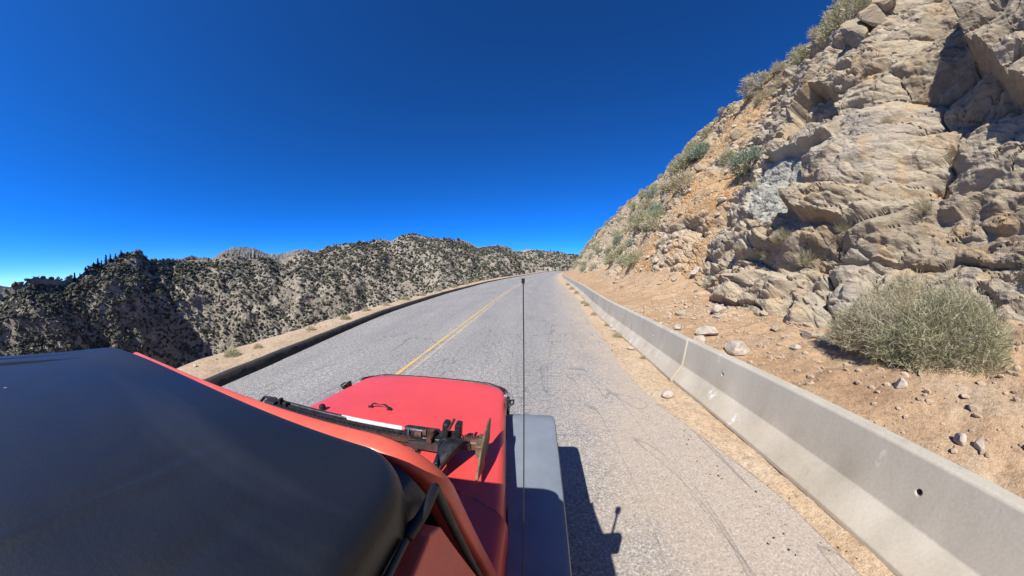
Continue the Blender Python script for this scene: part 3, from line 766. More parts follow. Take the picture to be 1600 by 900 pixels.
shrub_at('sage', 24.5, 6.2, 2.6, 'large grey green shrub on the tan slope just up the road from the orange gully')
shrub_at('straw', 27.5, 8.9, 2.3, 'straw shrub near the skyline above the large grey green shrub')
shrub_at('sage', 18.5, 4.2, 1.5, 'small green shrub low in the orange gully')
shrub_at('sage', 13.2, 8.9, 1.2, 'small sage shrub in dirt between the blue green and straw shrubs')
shrub_at('sage', 5.2, 12.9, (1.8, 2.6, 1.8), 'wide sage shrub crowning the cliff top beside the upright boulder')
shrub_at('straw', 6.4, 13.6, 2.0, 'bushy dry shrub on the skyline left of the crowning sage shrub')
shrub_at('sage', 8.9, 14.7, 1.7, 'light green shrub alone on the steep skyline corner')
shrub_at('straw', 12.6, 15.3, (2.0, 3.0, 1.8), 'broad straw shrub with ragged top in the middle of the skyline')
shrub_at('bluegreen', 34, 5.5, 2.0, 'dark green shrub low on the far tan slope')
shrub_at('sage', 30, 2.4, 2.2, 'grey green shrub close to the barrier where the slope turns tan')
shrub_at('sage', .6, 1.7, .6, 'tiny sage shrub rooted in the rock above the big bank shrub')
n_ = 0
for i in range(40):
    s = 12 + 110*(i/40)**1.25 + rng.uniform(-1, 1); t = rng.uniform(14.8, 17.0)
    shrub_at('straw' if i % 3 else 'sage', s, t, rng.uniform(.5, 1.05)*(1+s*.004), 'dry shrub in the row along the falling skyline of the slope' if i % 3 else 'greyish sage shrub in the row along the falling skyline of the slope', 'shrubs along the slope skyline')
for i in range(120):
    s = 18 + 90*(rng.random()**1.4); t = rng.uniform(.8, 15)
    k = ('sage', 'straw', 'sage', 'straw', 'sage', 'bluegreen')[i % 6]
    shrub_at(k, s, t, rng.uniform(.7, 2.1), {'sage': 'small sage shrub dotted over the distant tan slope', 'straw': 'small dry straw shrub dotted over the distant tan slope', 'bluegreen': 'small green shrub dotted over the distant tan slope'}[k], 'shrubs dotted over the far slope')
for i in range(26):
    s = rng.uniform(1.0, 13); t = rng.uniform(13.0, 16.4) if i % 2 else rng.uniform(12.6, 15.5)
    shrub_at('tuft', max(s, 3.5), t, rng.uniform(.6, 1.2), 'dry grass tuft on the rim of the rock face', 'grass tufts on the cliff rim')
for i in range(14):
    s = rng.uniform(2, 11); t = rng.uniform(.3, 7)
    shrub_at('tuft', s, t, rng.uniform(.35, .7), 'dry grass tuft growing from a crack in the rock face', 'grass tufts in the rock cracks')
# tufts and small weeds by the kerb
for i, (y, dx, sc_) in enumerate([(3.6, -.95, .55), (4.3, -.8, .45), (6.5, -.75, .5), (8.5, -.6, .6), (10.5, -.75, .7), (12.5, -.7, .6), (15, -.7, .8), (18, -.7, .8), (22, -.8, 1.0), (27, -.9, 1.0), (33, -1.1, 1.2), (40, -1.4, 1.5)]):
    k = 'tuft' if i % 3 else 'sage'
    r = copy_tree(pro[k])
    x = float(x_curb(y))+dx
    place(r, (x, y, .14), 'dry weed tuft on the sandy shoulder beyond the kerb' if k == 'tuft' else 'small sage seedling on the sandy shoulder beyond the kerb', 'weed', 'weeds on the sandy shoulder', sc_*.7, i*1.3)

for i, (y, dx, sc_) in enumerate([(5.6, -.05, .35), (7.6, -.08, .55), (9.2, -.05, .4), (11.5, -.15, .5), (14.5, -.12, .8), (15.6, -.2, .6), (22, -.2, 1.0), (27, -.3, 1.0), (34, -.3, 1.3)]):
    r = copy_tree(pro['straw' if i % 2 else 'tuft'])
    place(r, (float(x_barr(y))+dx, y, .04), 'small dry weed growing against the road side foot of the barrier', 'weed', 'weeds at the barrier foot', sc_*.55, i*1.1)

# ------------------------------------------------------------------ shrubs and trees on the mountains
def blob_proto(seed, conifer=False):
    V = I1[0].copy(); r = np.random.default_rng(seed)
    n = V/np.linalg.norm(V, axis=1)[:, None]
    V = V*(1+.42*r.uniform(-1, 1, len(V)))[:, None]
    V[:, 2] = np.maximum(V[:, 2], -.45)
    return V
BL = [blob_proto(900+i) for i in range(8)]
def hill_points(n, a0, a1):
    az = rng.uniform(a0, a1, n); a = np.interp(az, D0[:, 0], D0[:, 1]); b = np.interp(az, D1[:, 0], D1[:, 1])
    u = rng.random(n)**.8; d = a+(b-a)*(.08+.93*u)
    return az, d, u
az, d, u = hill_points(70000, -99, 11)
x = d*np.sin(np.radians(az)); y = d*np.cos(np.radians(az))
dens = .74 + .55*fbm(x/38, y/38, seed=61, o=3) + .35*fbm(x/11, y/11, seed=62, o=2) - .10*sstep(-74, -82, az)
keep = rng.random(len(az)) < np.clip(dens-.08, .05, 1)*.62
az, d, x, y = az[keep], d[keep], x[keep], y[keep]
z = hill_z(az, d)
size = (.42 + 1.15*rng.random(len(az))**2.6)*np.clip(.45+.55*(d-90)/170, .45, 1.3)
show = size/d
order = np.argsort(-show)
ind = order[:300]; rest = order[300:]
jm = M['juniper']
pm = [np_mesh('mountain_shrub', BL[i], I1[1], jm, attrs={'leafrand': np.random.default_rng(i).random(len(BL[i]))}) for i in range(4)]
for k, i in enumerate(ind):
    o = pm[k] if k < 4 else pm[k % 4].copy()
    if k >= 4: col.objects.link(o)
    o.location = (x[i], y[i], z[i]+size[i]*.3); o.scale = (size[i]*1.1, size[i]*1.1, size[i]*rng.uniform(.75, 1.1)); o.rotation_euler = (0, 0, rng.uniform(0, 6))
    tag(o, 'dark rounded shrub among the nearest on the mountainside across the canyon', 'shrub', 'dark shrubs on the near part of the mountainside')
VV = []; FF = []; CR = []
B = np.stack(BL); nb = B.shape[1]
ch = rng.integers(0, 8, len(rest)); rot = rng.uniform(0, 6.28, len(rest))
P = B[ch]; c, s = np.cos(rot)[:, None], np.sin(rot)[:, None]
sx = size[rest][:, None]*1.1; szz = sx*rng.uniform(.65, 1.0, (len(rest), 1))
V = np.stack([(P[..., 0]*c-P[..., 1]*s)*sx + x[rest][:, None], (P[..., 0]*s+P[..., 1]*c)*sx + y[rest][:, None], P[..., 2]*szz + (z[rest]+size[rest]*.3)[:, None]], -1)
F = I1[1][None] + (np.arange(len(rest))*nb)[:, None, None]
o = np_mesh('mountain_scrub', V.reshape(-1, 3), F.reshape(-1, 3), jm, attrs={'leafrand': np.repeat(rng.random(len(rest)), nb)*.8+.2*rng.random(len(rest)*nb)})
tag(o, kind='stuff')
# pale boulders strewn between them
az, d, u = hill_points(2600, -97, 10); x = d*np.sin(np.radians(az)); y = d*np.cos(np.radians(az))
keep = fbm(x/30, y/30, seed=66, o=2) > .0; az, d, x, y = az[keep], d[keep], x[keep], y[keep]; z = hill_z(az, d)
m_gr = simple('pale_granite', (.36, .32, .265), .95, var=.3, scale=.6)
o = scatter('mountain_boulders', np.stack([x, y, z], 1), (.4+1.5*rng.random(len(x))**3)*np.clip(d/270, .3, 1.1)**1.5, 55, m_gr); o['kind'] = 'stuff'
# conifers standing against the sky on the dark ridge
def pine_proto():
    root = empty('pine_tree', (0, 0, 0))
    MB().tube([(0, 0, -1), (0, 0, 4), (0.05, 0, 8.6)], [.28, .18, .03], 6).build('trunk', M['bark'], root)
    r = np.random.default_rng(4); n = 900
    h = r.random(n)**.8*8+.9; rad = (1-(h-.9)/8.2)*1.9*(.35+.65*r.random(n)**.5)*(.75+.4*np.sin(h*4.3)); a = r.uniform(0, 6.283, n)
    P = np.stack([rad*np.cos(a), rad*np.sin(a), h], 1); dv = np.stack([np.cos(a), np.sin(a), -.25+0*a], 1)+r.normal(size=(n, 3))*.3
    b = np.cross(dv, r.normal(size=(n, 3))); b /= np.linalg.norm(b, axis=1)[:, None]
    V = np.stack([P-dv*.35-b*.16, P-dv*.35+b*.16, P+dv*.45+b*.05, P+dv*.45-b*.05], 1).reshape(-1, 3)
    np_mesh('crown', V, np.arange(4*n).reshape(-1, 4), M['pine'], root, attrs={'leafrand': np.repeat(r.random(n), 4)})
    return root
pp = pine_proto()
for i, (a, sc_) in enumerate([(-83.7, .62), (-83.0, .45), (-82.2, .5), (-81.2, .55), (-80.6, .7), (-80.1, .5), (-79.5, .75), (-78.9, .6), (-78.2, .5), (-77.4, .55), (-66.5, .4), (-64.2, .5), (-57.5, .4), (-40.5, .35), (-35.5, .35), (-18, .4), (-6, .45), (.5, .5), (3.5, .5)]):
    r = pp if i == 0 else copy_tree(pp)
    dq = float(np.interp(a, D1[:, 0], D1[:, 1]))*.995
    p = (dq*math.sin(math.radians(a)), dq*math.cos(math.radians(a)), float(hill_z(np.array([a]), np.array([dq]))[0])-.3)
    place(r, p, 'small pine against the sky on the dark ridge falling to the left' if i < 10 else 'tiny lone conifer poking above the long mountain crest', 'tree', 'pines on the dark ridge' if i < 10 else 'conifers on the mountain crest', sc_, i)

# ------------------------------------------------------------------ concrete barrier, segment by segment
def barrier(y0, y1, label, group, holes=(), off=0.):
    a = Vector((float(x_barr(y0))+off, y0, float(zroad(y0)))); b = Vector((float(x_barr(y1)), y1, float(zroad(y1))))
    root_loc = (a+b)/2
    pr = [(.03, .022), (.0, .04), (.0, .085), (.175, .33), (.225, .79), (.24, .81), (.365, .81), (.38, .79), (.43, .33), (.61, .08), (.61, .022)]
    dirv = (b-a).normalized(); side = Vector((dirv.y, -dirv.x, 0))
    mb = MB(); n = 12; G = []
    L = (b-a).length
    for i in range(n+1):
        p = a + dirv*(.008 + (L-.016)*i/n)
        G.append([p + side*u + Vector((0, 0, v)) for u, v in pr])
    mb.grid(G, wrap=True); k = len(pr)
    mb.f.append(tuple(range(k))); mb.f.append(tuple(n*k+j for j in reversed(range(k))))
    root = None
    o = mb.build('concrete_barrier', M['concrete'])
    for hy in holes:                                                   # lifting / drain holes through the upper face
        f = (hy-y0)/(y1-y0); p = a + (b-a)*f
        cme = bpy.data.meshes.new('cut'); bm = bmesh.new()
        bmesh.ops.create_cone(bm, cap_ends=True, segments=16, radius1=.024, radius2=.024, depth=.22,
                              matrix=Matrix.Translation(p + side*.20 + Vector((0, 0, .56))) @ side.to_track_quat('Z', 'Y').to_matrix().to_4x4())
        bm.to_mesh(cme); bm.free(); co = bpy.data.objects.new('cut', cme); col.objects.link(co)
        md = o.modifiers.new('hole', 'BOOLEAN'); md.operation = 'DIFFERENCE'; md.object = co; md.solver = 'EXACT'
        dg = bpy.context.evaluated_depsgraph_get(); me2 = bpy.data.meshes.new_from_object(o.evaluated_get(dg))
        o.modifiers.clear(); o.data = me2; bpy.data.objects.remove(co)
    md = o.modifiers.new('bevel', 'BEVEL'); md.width = .008; md.segments = 2; md.limit_method = 'ANGLE'; md.angle_limit = .5
    return tag(o, label, 'barrier', group)
g_ = 'concrete barrier segments along the cliff side'
js = [-14, -7.9, -1.8, 4.3, 10.4, 16.5, 22.6, 28.7, 34.8, 40.9, 47, 53.1, 59.2, 65.3, 71.4, 77.5]
labs = ['pale concrete barrier segment behind the vehicle out past the picture edge', 'pale concrete barrier segment just outside the lower picture corner',
        'nearest pale concrete barrier segment, long and sloped, below the big shrub', 'pale concrete barrier segment just beyond the visible joint by the grey rock',
        'third concrete barrier segment up the road, below the orange gully', 'fourth concrete barrier segment up the road, beside the narrowing verge']
for i in range(len(js)-1):
    if i < 2: continue
    lb = labs[i] if i < len(labs) else '%s concrete barrier segment counting up the road from the big bank shrub' % ('fifth', 'sixth', 'seventh', 'eighth', 'ninth', 'tenth', 'eleventh', 'twelfth', 'thirteenth')[i-6]
    barrier(js[i], js[i+1], lb, g_, {2: (3.25, .62), 3: (5.75, 8.3)}.get(i, ()), {3: -.030, 5: .03}.get(i, 0.))

# ------------------------------------------------------------------ the red off-road vehicle
VX = -.83
car = empty('off_road_vehicle', (VX, .4, 0), 'red off-road vehicle with black hardtop and grey wide fenders driving up the road', 'car')
def half_w(y):
    w = .755 - .14*np.clip((y-.7)/1.28, 0, 1)
    r = .13; q = np.clip(y-(1.985-r), 0, r*.999)
    return w - (r-np.sqrt(r*r-q*q))
def hood_z(y): return 1.115 - .035*np.clip((y-.7)/1.28, 0, 1)
def section(w, z, down, y, crown=.028, r=.045, yfun=None):
    """a cross section from the left side bottom over the top to the right side bottom"""
    pts = [(-w, z-down), (-w, z-down*.5)]
    for k in range(5):
        a = math.pi - k*math.pi/8; pts.append((-w+r+r*math.cos(a), z-r+r*math.sin(a)))
    for k in range(1, 14):
        u = -1+2*k/14; pts.append((u*(w-r), z+crown*(1-u*u)))
    for k in range(5):
        a = math.pi/2 - k*math.pi/8; pts.append((w-r+r*math.cos(a), z-r+r*math.sin(a)))
    pts += [(w, z-down*.5), (w, z-down)]
    return [(VX+u, y if yfun is None else yfun(u/w), v) for u, v in pts]
yrear = lambda u: .865 - .05*abs(u)**2 - .095*abs(u)**7
G = []
for k, f in enumerate(np.linspace(0, 1, 22)):
    f = f**.9
    G.append(section(half_w(.80+1.18*f), hood_z(.8+1.18*f), .20, 0, yfun=lambda u, f=f: yrear(u)+(1.985-yrear(u))*f))
G.append(section(half_w(1.985)-.002, hood_z(1.985)-.012, .19, 1.997, r=.04)); G.append(section(half_w(1.985)-.012, hood_z(1.985)-.05, .15, 2.002, r=.03))
MB().grid(G).build('hood', M['red'], car, smooth='auto')
# rubber edge along the front of the hood
e = []
for th in np.linspace(0, 1, 48):
    # runs from the left side round the front to the right side
    pass
def edge_path():
    L = [(-float(half_w(y))-.004, y, float(hood_z(y))-.012) for y in np.linspace(1.87, 1.975, 7)]
    w = float(half_w(1.985)); F_ = [(u, 2.0, float(hood_z(1.985))-.012+.028*(1-(u/.62)**2)) for u in np.linspace(-w+.02, w-.02, 16)]
    R_ = [(-u, y, z) for u, y, z in reversed(L)]
    return [(VX+u, y, z) for u, y, z in L+F_+R_]
MB().tube(edge_path(), .014, 8).build('hood_edge_strip', M['trim'], car, smooth=True)
# hood hardware
def hb(x, y): return float(hood_z(y)) + .028*(1-min(1, abs((x-VX)/.62))**2)
x, y = -1.345, 1.26; z = hb(x, y)
MB().tube([(x, y, z), (x, y, z+.018), (x, y, z+.036), (x, y, z+.042)], [.022, .024, .02, .008], 14).build('hood_bumper', M['trim'], car, smooth='auto')
x0, x1, y = -1.03, -.905, 1.385; z0, z1 = hb(x0, y), hb(x1, y)
lp = MB().tube([(x0-.004, y, z0-.004), (x0+.004, y, z0+.022), (x0+.02, y, z0+.032), (x1-.02, y, z1+.032), (x1-.004, y, z1+.022), (x1+.004, y, z1-.004)], .0065, 8)
lp.box((x0-.008, y, z0+.004), (.035, .022, .008), bev=.002); lp.box((x1+.008, y, z1+.004), (.035, .022, .008), bev=.002)
lp.build('hood_loop', M['trim'], car, smooth='auto')
for sgn in (1, -1):
    w = float(half_w(1.72)); x = VX+sgn*(w+.005)
    lt = MB().box((x+sgn*.008, 1.73, 1.04), (.022, .05, .13), bev=.006).box((x+sgn*.022, 1.70, 1.075), (.02, .07, .03), bev=.005)
    lt.tube([(x+sgn*.02, 1.66, 1.075), (x+sgn*.05, 1.67, 1.09), (x+sgn*.05, 1.73, 1.09), (x+sgn*.02, 1.74, 1.075)], .006, 6)
    o = lt.build('hood_latch', M['steel'], car)
    br = MB().box((VX+sgn*(float(half_w(1.87))+.012), 1.86, 1.045), (.03, .06, .055), Matrix.Rotation(-sgn*.5, 3, 'Z'), bev=.008)
    br.build('hood_bracket', M['silver'], car)
# cowl behind the hood and the body sides
G = []
for f in np.linspace(0, 1, 8):
    G.append(section(.755, 1.112-.004, .22, 0, yfun=lambda u, f=f: .36+(yrear(u)-.007-.36)*f))
MB().grid(G).build('cowl', M['red'], car, smooth='auto')
vt = MB()
for k in range(14): vt.box((VX-.28+k*.043, .70, 1.135), (.022, .07, .006), bev=.002)
o = vt.build('cowl_vent', M['trim'], car)
# tub, grille and sides below
tub = MB()
tub.prism([(-1.9, .55), (.72, .55), (.72, .92), (.40, 1.0), (-1.9, 1.0)], 0, VX-.735, VX+.735)
tub.box((VX, 1.4, .78), (1.0, 1.12, .34)); tub.box((VX, -.6, 1.02), (1.46, 2.5, .10), bev=.02)
tub.build('body', M['red'], car, bev=.01)
gr = MB().box((VX, 1.985, .82), (1.22, .05, .40), bev=.015)
gr.build('grille', M['red'], car)
sl_ = MB()
for k in range(7): sl_.box((VX-.27+k*.09, 2.013, .82), (.04, .01, .30), bev=.004)
sl_.build('grille_slot', M['trim'], car)
for sgn in (-1, 1):
    h = MB().tube([(VX+sgn*.46, 1.99, .86), (VX+sgn*.46, 2.03, .86), (VX+sgn*.46, 2.05, .86)], [.095, .095, .05], 20); h.build('headlight', M['lamp'], car, smooth='auto')
MB().box((VX, 2.17, .54), (1.25, .12, .14), bev=.02).build('front_bumper', M['trim'], car)
MB().box((VX, -2.05, .58), (1.5, .12, .14), bev=.02).build('rear_bumper', M['trim'], car)
# wide fender flares
def fender(y0, y1, ztop, sgn, inner0):
    outer = .995 if sgn > 0 else .93
    ys = np.concatenate([np.linspace(y0, y0+.25, 7), np.linspace(y0+.3, y1-.34, 10), np.linspace(y1-.3, y1, 10)])
    G = []
    for y in ys:
        zf = ztop
        if y > y1-.3: q = (y-(y1-.3))/.3; zf = ztop - .17*q**3.2
        if y < y0+.25: q = (y0+.25-y)/.25; zf = ztop - .28*q**1.6
        wi = (float(half_w(y))+.002 if sgn and y > .7 else .757) if inner0 is None else inner0
        cut = .05*max(0, (y-(y1-.14))/.14)**2
        ou = outer-cut
        pr = [(wi, zf+.004), (wi+.03, zf+.004), ((wi+ou)/2, zf+.006), (ou-.03, zf), (ou-.008, zf-.008), (ou, zf-.03), (ou+.006, zf-.085), (ou-.012, zf-.088), (ou-.02, zf-.03), (ou-.06, zf-.02), (wi, zf-.016)]
        G.append([(VX+sgn*u, y, v) for u, v in pr])
    return MB().grid(G, wrap=True)
for sgn in (1, -1):
    fender(.33, 1.93, .955, sgn, None).build('front_fender', M['fender'], car, smooth='auto')
    fender(-1.95, -.95, .93, sgn, .737).build('rear_fender', M['fender'], car, smooth='auto')
    for yw, nm in ((1.30, 'wheel'), (-1.36, 'wheel')):
        xw = VX+sgn*.83
        ty = MB(); ring = []
        for rr, ox in ((.20, -.11), (.33, -.125), (.375, -.105), (.39, -.05), (.39, .05), (.375, .105), (.33, .125), (.20, .11)):
            ring.append([(xw+ox, yw+rr*math.cos(a), .39+rr*math.sin(a)) for a in np.linspace(0, 2*math.pi, 40, endpoint=False)])
        w_ = ty.grid(ring, wrap=True).build('wheel', M['tyre'], car, smooth='auto')
        MB().tube([(xw-.10, yw, .39), (xw+sgn*.06, yw, .39), (xw+sgn*.09, yw, .39)], [.2, .2, .08], 24).build('rim', M['silver'], w_, smooth='auto')
# windshield frame: header, pillars, glass
ZT, YT, RK = 1.710, .326, .26                                           # header height, its place, and the rake of the frame
NW = Vector((0, 1, RK)).normalized()                                    # out of the windshield plane
def rake(z): return RK*(ZT-z)
def ws_pt(u, z): return Vector((VX+u, YT+rake(z)+.012*max(0, 1-(u/.7)**2), z))
def sweep(path, hw, ht, n=14):
    G = []
    for i, p in enumerate(path):
        T_ = (path[min(i+1, len(path)-1)]-path[max(i-1, 0)]).normalized(); B_ = NW.cross(T_).normalized()
        row = []
        for k in range(n):
            w = 2*math.pi*k/n; c, q = math.cos(w), math.sin(w)
            c = math.copysign(abs(c)**.42, c); q = math.copysign(abs(q)**.42, q)
            row.append(p + B_*c*hw[i] + NW*q*ht)
        G.append(row)
    return MB().grid(G, wrap=True)
R0, HU = .11, .672
path = []; hw = []
side_u = lambda z: HU + .036*(ZT-R0-z)/.5
zs = np.linspace(1.10, ZT-R0-.03, 10)
path += [ws_pt(-side_u(z), z) for z in zs]; hw += list(np.linspace(.040, .029, 10))
path += [ws_pt(-(HU-R0+R0*math.cos(a)), ZT-R0+R0*math.sin(a)) for a in np.linspace(0, math.pi/2, 10)]; hw += list(np.linspace(.028, .023, 10))
path += [ws_pt(u, ZT) for u in np.linspace(-HU+R0, HU-R0, 19)[1:-1]]; hw += [.023]*17
path += [ws_pt(HU-R0+R0*math.sin(a), ZT-R0+R0*math.cos(a)) for a in np.linspace(0, math.pi/2, 10)]; hw += list(np.linspace(.023, .028, 10))
path += [ws_pt(side_u(z), z) for z in zs[::-1]]; hw += list(np.linspace(.029, .040, 10))
frame = sweep(path, hw, .019, 20).build('windshield_frame', M['red_faded'], car, smooth='auto')
for sgn in (-1, 1):
    sl2 = [(VX+sgn*.694, .195, 1.700), (VX+sgn*.700, .235, 1.702)]+[(VX+sgn*(.700+.036*(ZT-z)/.6), YT+rake(z)-.050-.016*(ZT-z), z) for z in np.linspace(1.705, 1.08, 12)]
    MB().tube(sl2, .0075, 8).build('door_seal', M['trim'], car, smooth=True)
g = MB(); y_t, y_b = YT+rake(1.68)+.004, YT+rake(1.14)+.004
g.add([(VX-.64, y_t, 1.68), (VX+.64, y_t, 1.68), (VX+.665, y_b, 1.14), (VX-.665, y_b, 1.14), (VX-.64, y_t-.006, 1.68), (VX+.64, y_t-.006, 1.68), (VX+.665, y_b-.006, 1.14), (VX-.665, y_b-.006, 1.14)],
      [(0, 1, 2, 3), (7, 6, 5, 4), (0, 4, 5, 1), (1, 5, 6, 2), (2, 6, 7, 3), (3, 7, 4, 0)])
g.build('windshield', M['glass'], car)
G = []
MB().box((VX, YT+rake(1.12), 1.125), (1.36, .05, .05), bev=.012).build('windshield_sill', M['red_faded'], frame)
# hardtop: crowned skin with rounded shoulders
def roof_section(y, w, z):
    pts = [(-w-.002, z-.06), (-w-.001, z-.045)]
    for k in range(6):
        a = math.pi - k*math.pi/10; pts.append((-w+.03+.03*math.cos(a), z-.03+.03*math.sin(a)))
    for k in range(1, 110):                                            # long creases pressed into the skin
        u = -1+2*k/110; xx = u*(w-.03); f = float(sstep(.16, .02, y) if False else 1-sstep(.02, .15, y))
        cr = -.005*math.exp(-((abs(xx)-.575)/.010)**2) + .0045*math.exp(-((abs(xx)-.44)/.008)**2) - .003*math.exp(-((abs(xx)-.425)/.008)**2)
        pts.append((xx, z+.022*(1-u*u)+cr*f))
    for k in range(6):
        a = math.pi/2 - k*math.pi/10; pts.append((w-.03+.03*math.cos(a), z-.03+.03*math.sin(a)))
    pts += [(w+.001, z-.045), (w+.002, z-.06)]
    return [(VX+u, y, v) for u, v in pts]
RF, rr = .288, .105
def roof_z(y): return 1.760 + .066*float(sstep(-.05, 1., (RF-y)/.75)) - .03*max(0, (-.8-y))
def roof_w(y): return .690 + .030*float(sstep(0, 1, (.2-y)/.6))
rows = []
for a in np.linspace(0, math.pi/2, 12):
    y = RF - rr*(1-math.sin(math.pi/2-a)) if False else RF - rr*(1-math.cos(a))
    rows.append(roof_section(y, roof_w(y) - rr*(1-math.sin(a)), roof_z(y) - .03*max(0, 1-a/.7)**2))
for y in np.linspace(RF-rr-.03, -1.9, 26): rows.append(roof_section(y, roof_w(y), roof_z(y)))
# black weather strip filling the gap between the roof's front edge and the windshield frame
G = []
for a in np.linspace(-math.pi/2, math.pi/2, 61):
    sg = 1 if a >= 0 else -1; q = abs(a); st_ = min(1, q/(math.pi*.25)) if q < math.pi*.25 else 1
    if q < math.pi*.25:                                                # along the header
        u = (HU-R0)*q/(math.pi*.25); ur = (roof_w(.28)-rr)*q/(math.pi*.25)
        G.append([(VX+sg*ur, RF-.012, 1.722), (VX+sg*(u+ur)/2, (RF+YT)/2-.012, 1.722), (VX+sg*u, YT-.012, 1.712)])
    else:                                                              # round the corner and down behind the pillar
        w = (q-math.pi*.25)*2; xr_ = roof_w(.2)-rr*(1-math.sin(w))-.006; yr_ = RF-rr*(1-math.cos(w))-.006
        xf = HU-R0+R0*math.sin(w)-.004; zf_ = ZT-R0+R0*math.cos(w); yf = YT+rake(zf_)-.018
        G.append([(VX+sg*xr_, yr_, 1.722), (VX+sg*((xr_+xf)/2+.012*math.sin(w)), (yr_+yf)/2, (1.722+zf_)/2+.018), (VX+sg*xf, yf, zf_)])
MB().grid(G).build('roof_seal', M['trim'], car, smooth='auto')
mbr = MB().grid(rows)
mbr.build('roof', M['top'], car, smooth='auto')
# cab sides and rear of the hardtop behind the doors
for sgn in (-1, 1):
    q = MB().add([(VX+sgn*.70, -.78, 1.70), (VX+sgn*.70, -1.88, 1.70), (VX+sgn*.742, -1.93, 1.0), (VX+sgn*.742, -.78, 1.0), (VX+sgn*.70, -.78, 1.70), (VX+sgn*.70, -1.88, 1.70), (VX+sgn*.71, -1.93, 1.0), (VX+sgn*.71, -.78, 1.0)],
                 [(0, 1, 2, 3), (7, 6, 5, 4), (0, 4, 5, 1), (1, 5, 6, 2), (2, 6, 7, 3), (3, 7, 4, 0)])
    s_ = q.build('hardtop_side', M['top'], car)
    MB().box((VX+sgn*.742, -1.32, 1.38), (.012, .82, .36), bev=.004).build('side_window', M['glass'], s_)
    # door: lower skin, upper frame, glass, mirror
    d_ = MB().prism([(-.76, .58), (.30, .58), (.36, .75), (.36, 1.03), (-.76, 1.03)], 0, VX+sgn*.735, VX+sgn*.765).build('door', M['red_faded'], car, bev=.008)
    def dp(y, z, o=0.): return (VX+sgn*(.768-.062*(z-1.02)/.7+o), y, z)
    outer_ = [(-.75, 1.03), (.34, 1.03), (.405, 1.12), (.252, 1.655), (.22, 1.675), (-.74, 1.685)]
    inner_ = [(-.68, 1.07), (.27, 1.07), (.30, 1.13), (.18, 1.565), (.15, 1.60), (-.67, 1.61)]
    V = [dp(y, z) for y, z in outer_]+[dp(y, z) for y, z in inner_]+[dp(y, z, -.03) for y, z in outer_]+[dp(y, z, -.03) for y, z in inner_]
    n = 6; F = []
    for i in range(n):
        j = (i+1) % n
        F += [(i, j, n+j, n+i), (2*n+i, 3*n+i, 3*n+j, 2*n+j), (i, 2*n+i, 2*n+j, j), (n+i, n+j, 3*n+j, 3*n+i)]
    MB().add(V, F).build('window_frame', M['red_faded'], d_, bev=.004)
    MB().add([dp(y, z, -.012) for y, z in inner_]+[dp(y, z, -.018) for y, z in inner_], [tuple(range(6)), tuple(range(11, 5, -1))]+[(i, (i+1) % 6, 6+(i+1) % 6, 6+i) for i in range(6)]).build('door_glass', M['glass'], d_)
    mi = MB().box((VX+sgn*.94, .30, 1.20), (.22, .07, .17), bev=.025); mi.tube([(VX+sgn*.77, .30, 1.12), (VX+sgn*.95, .30, 1.18)], .014, 8)
    mi.build('side_mirror', M['trim'], car, smooth='auto')
    MB().tube([(VX+sgn*(roof_w(y)+.007), y, roof_z(y)-.058) for y in np.linspace(.185, -1.85, 16)], .0045, 8).build('roof_gutter', M['trim'], car, smooth=True)
MB().box((VX, -1.88, 1.36), (1.40, .03, .72), bev=.01).build('rear_panel', M['top'], car)
# whip antenna on the cowl side
an = MB().tube([(-.006, .46, .96), (-.006, .46, 1.0), (-.006, .46, 1.02)], [.016, .016, .006], 10)
an.tube([(-.006, .46, 1.0), (-.013, .465, 1.5), (-.0195, .47, 1.98)], [.0020, .0015, .0011], 6); an.tube([(-.0195, .47, 1.976), (-.0195, .47, 1.985)], .003, 8)
an.build('antenna', M['steel'], car)

# ------------------------------------------------------------------ farm jack strapped across the hood
JY, JZ = 1.06, 1.188
jack = empty('farm_jack', (-.9, JY, 1.13), 'rusty black high lift farm jack lying across the red hood', 'jack')
# bar: two flanges and a web pierced by a row of holes
bar = MB()
X0, X1 = -1.60, -.28
bar.box(((X0+X1)/2, JY+.018, JZ), (X1-X0, .006, .038)); bar.box(((X0+X1)/2, JY-.018, JZ), (X1-X0, .006, .038))
for yy in (-.0115, .0115): bar.box(((X0+X1)/2, JY+yy, JZ+.008), (X1-X0, .011, .007))
n = 42; st = (X1-X0)/n
for k in range(n+1): bar.box((X0+k*st, JY, JZ+.008), (st*.5, .014, .007))
bar.build('bar', M['steel'], jack)
MB().box((-.98, JY-.023, JZ-.004), (1.0, .004, .024)).box((-.98, JY+.004, JZ-.034), (1.0, .05, .006)).build('bar_side', M['rust'], jack)
hd = MB().tube([(-1.56, JY+.045, JZ+.012), (-1.0, JY+.045, JZ+.012)], .0125, 12); hd.build('handle', M['steel'], jack, smooth='auto')
MB().tube([(-1.04, JY+.046, JZ+.013), (-.655, JY+.046, JZ+.013)], .0118, 12).build('handle_sleeve', M['white'], jack, smooth='auto')
MB().tube([(-.655, JY+.046, JZ+.013), (-.635, JY+.046, JZ+.013)], .013, 12).build('handle_band', M['red'], jack, smooth='auto')
so_ = MB().tube([(-.635, JY+.044, JZ+.015), (-.62, JY+.044, JZ+.015), (-.455, JY+.044, JZ+.015), (-.45, JY+.044, JZ+.015)], [.018, .023, .023, .016], 14)
so_.box((-.55, JY+.04, JZ+.030), (.05, .02, .022), bev=.004); so_.tube([(-.61, JY+.025, JZ+.03), (-.60, JY+.0, JZ+.012), (-.615, JY-.01, JZ+.0)], .006, 6)
so_.build('handle_socket', M['steel'], jack, smooth='auto')
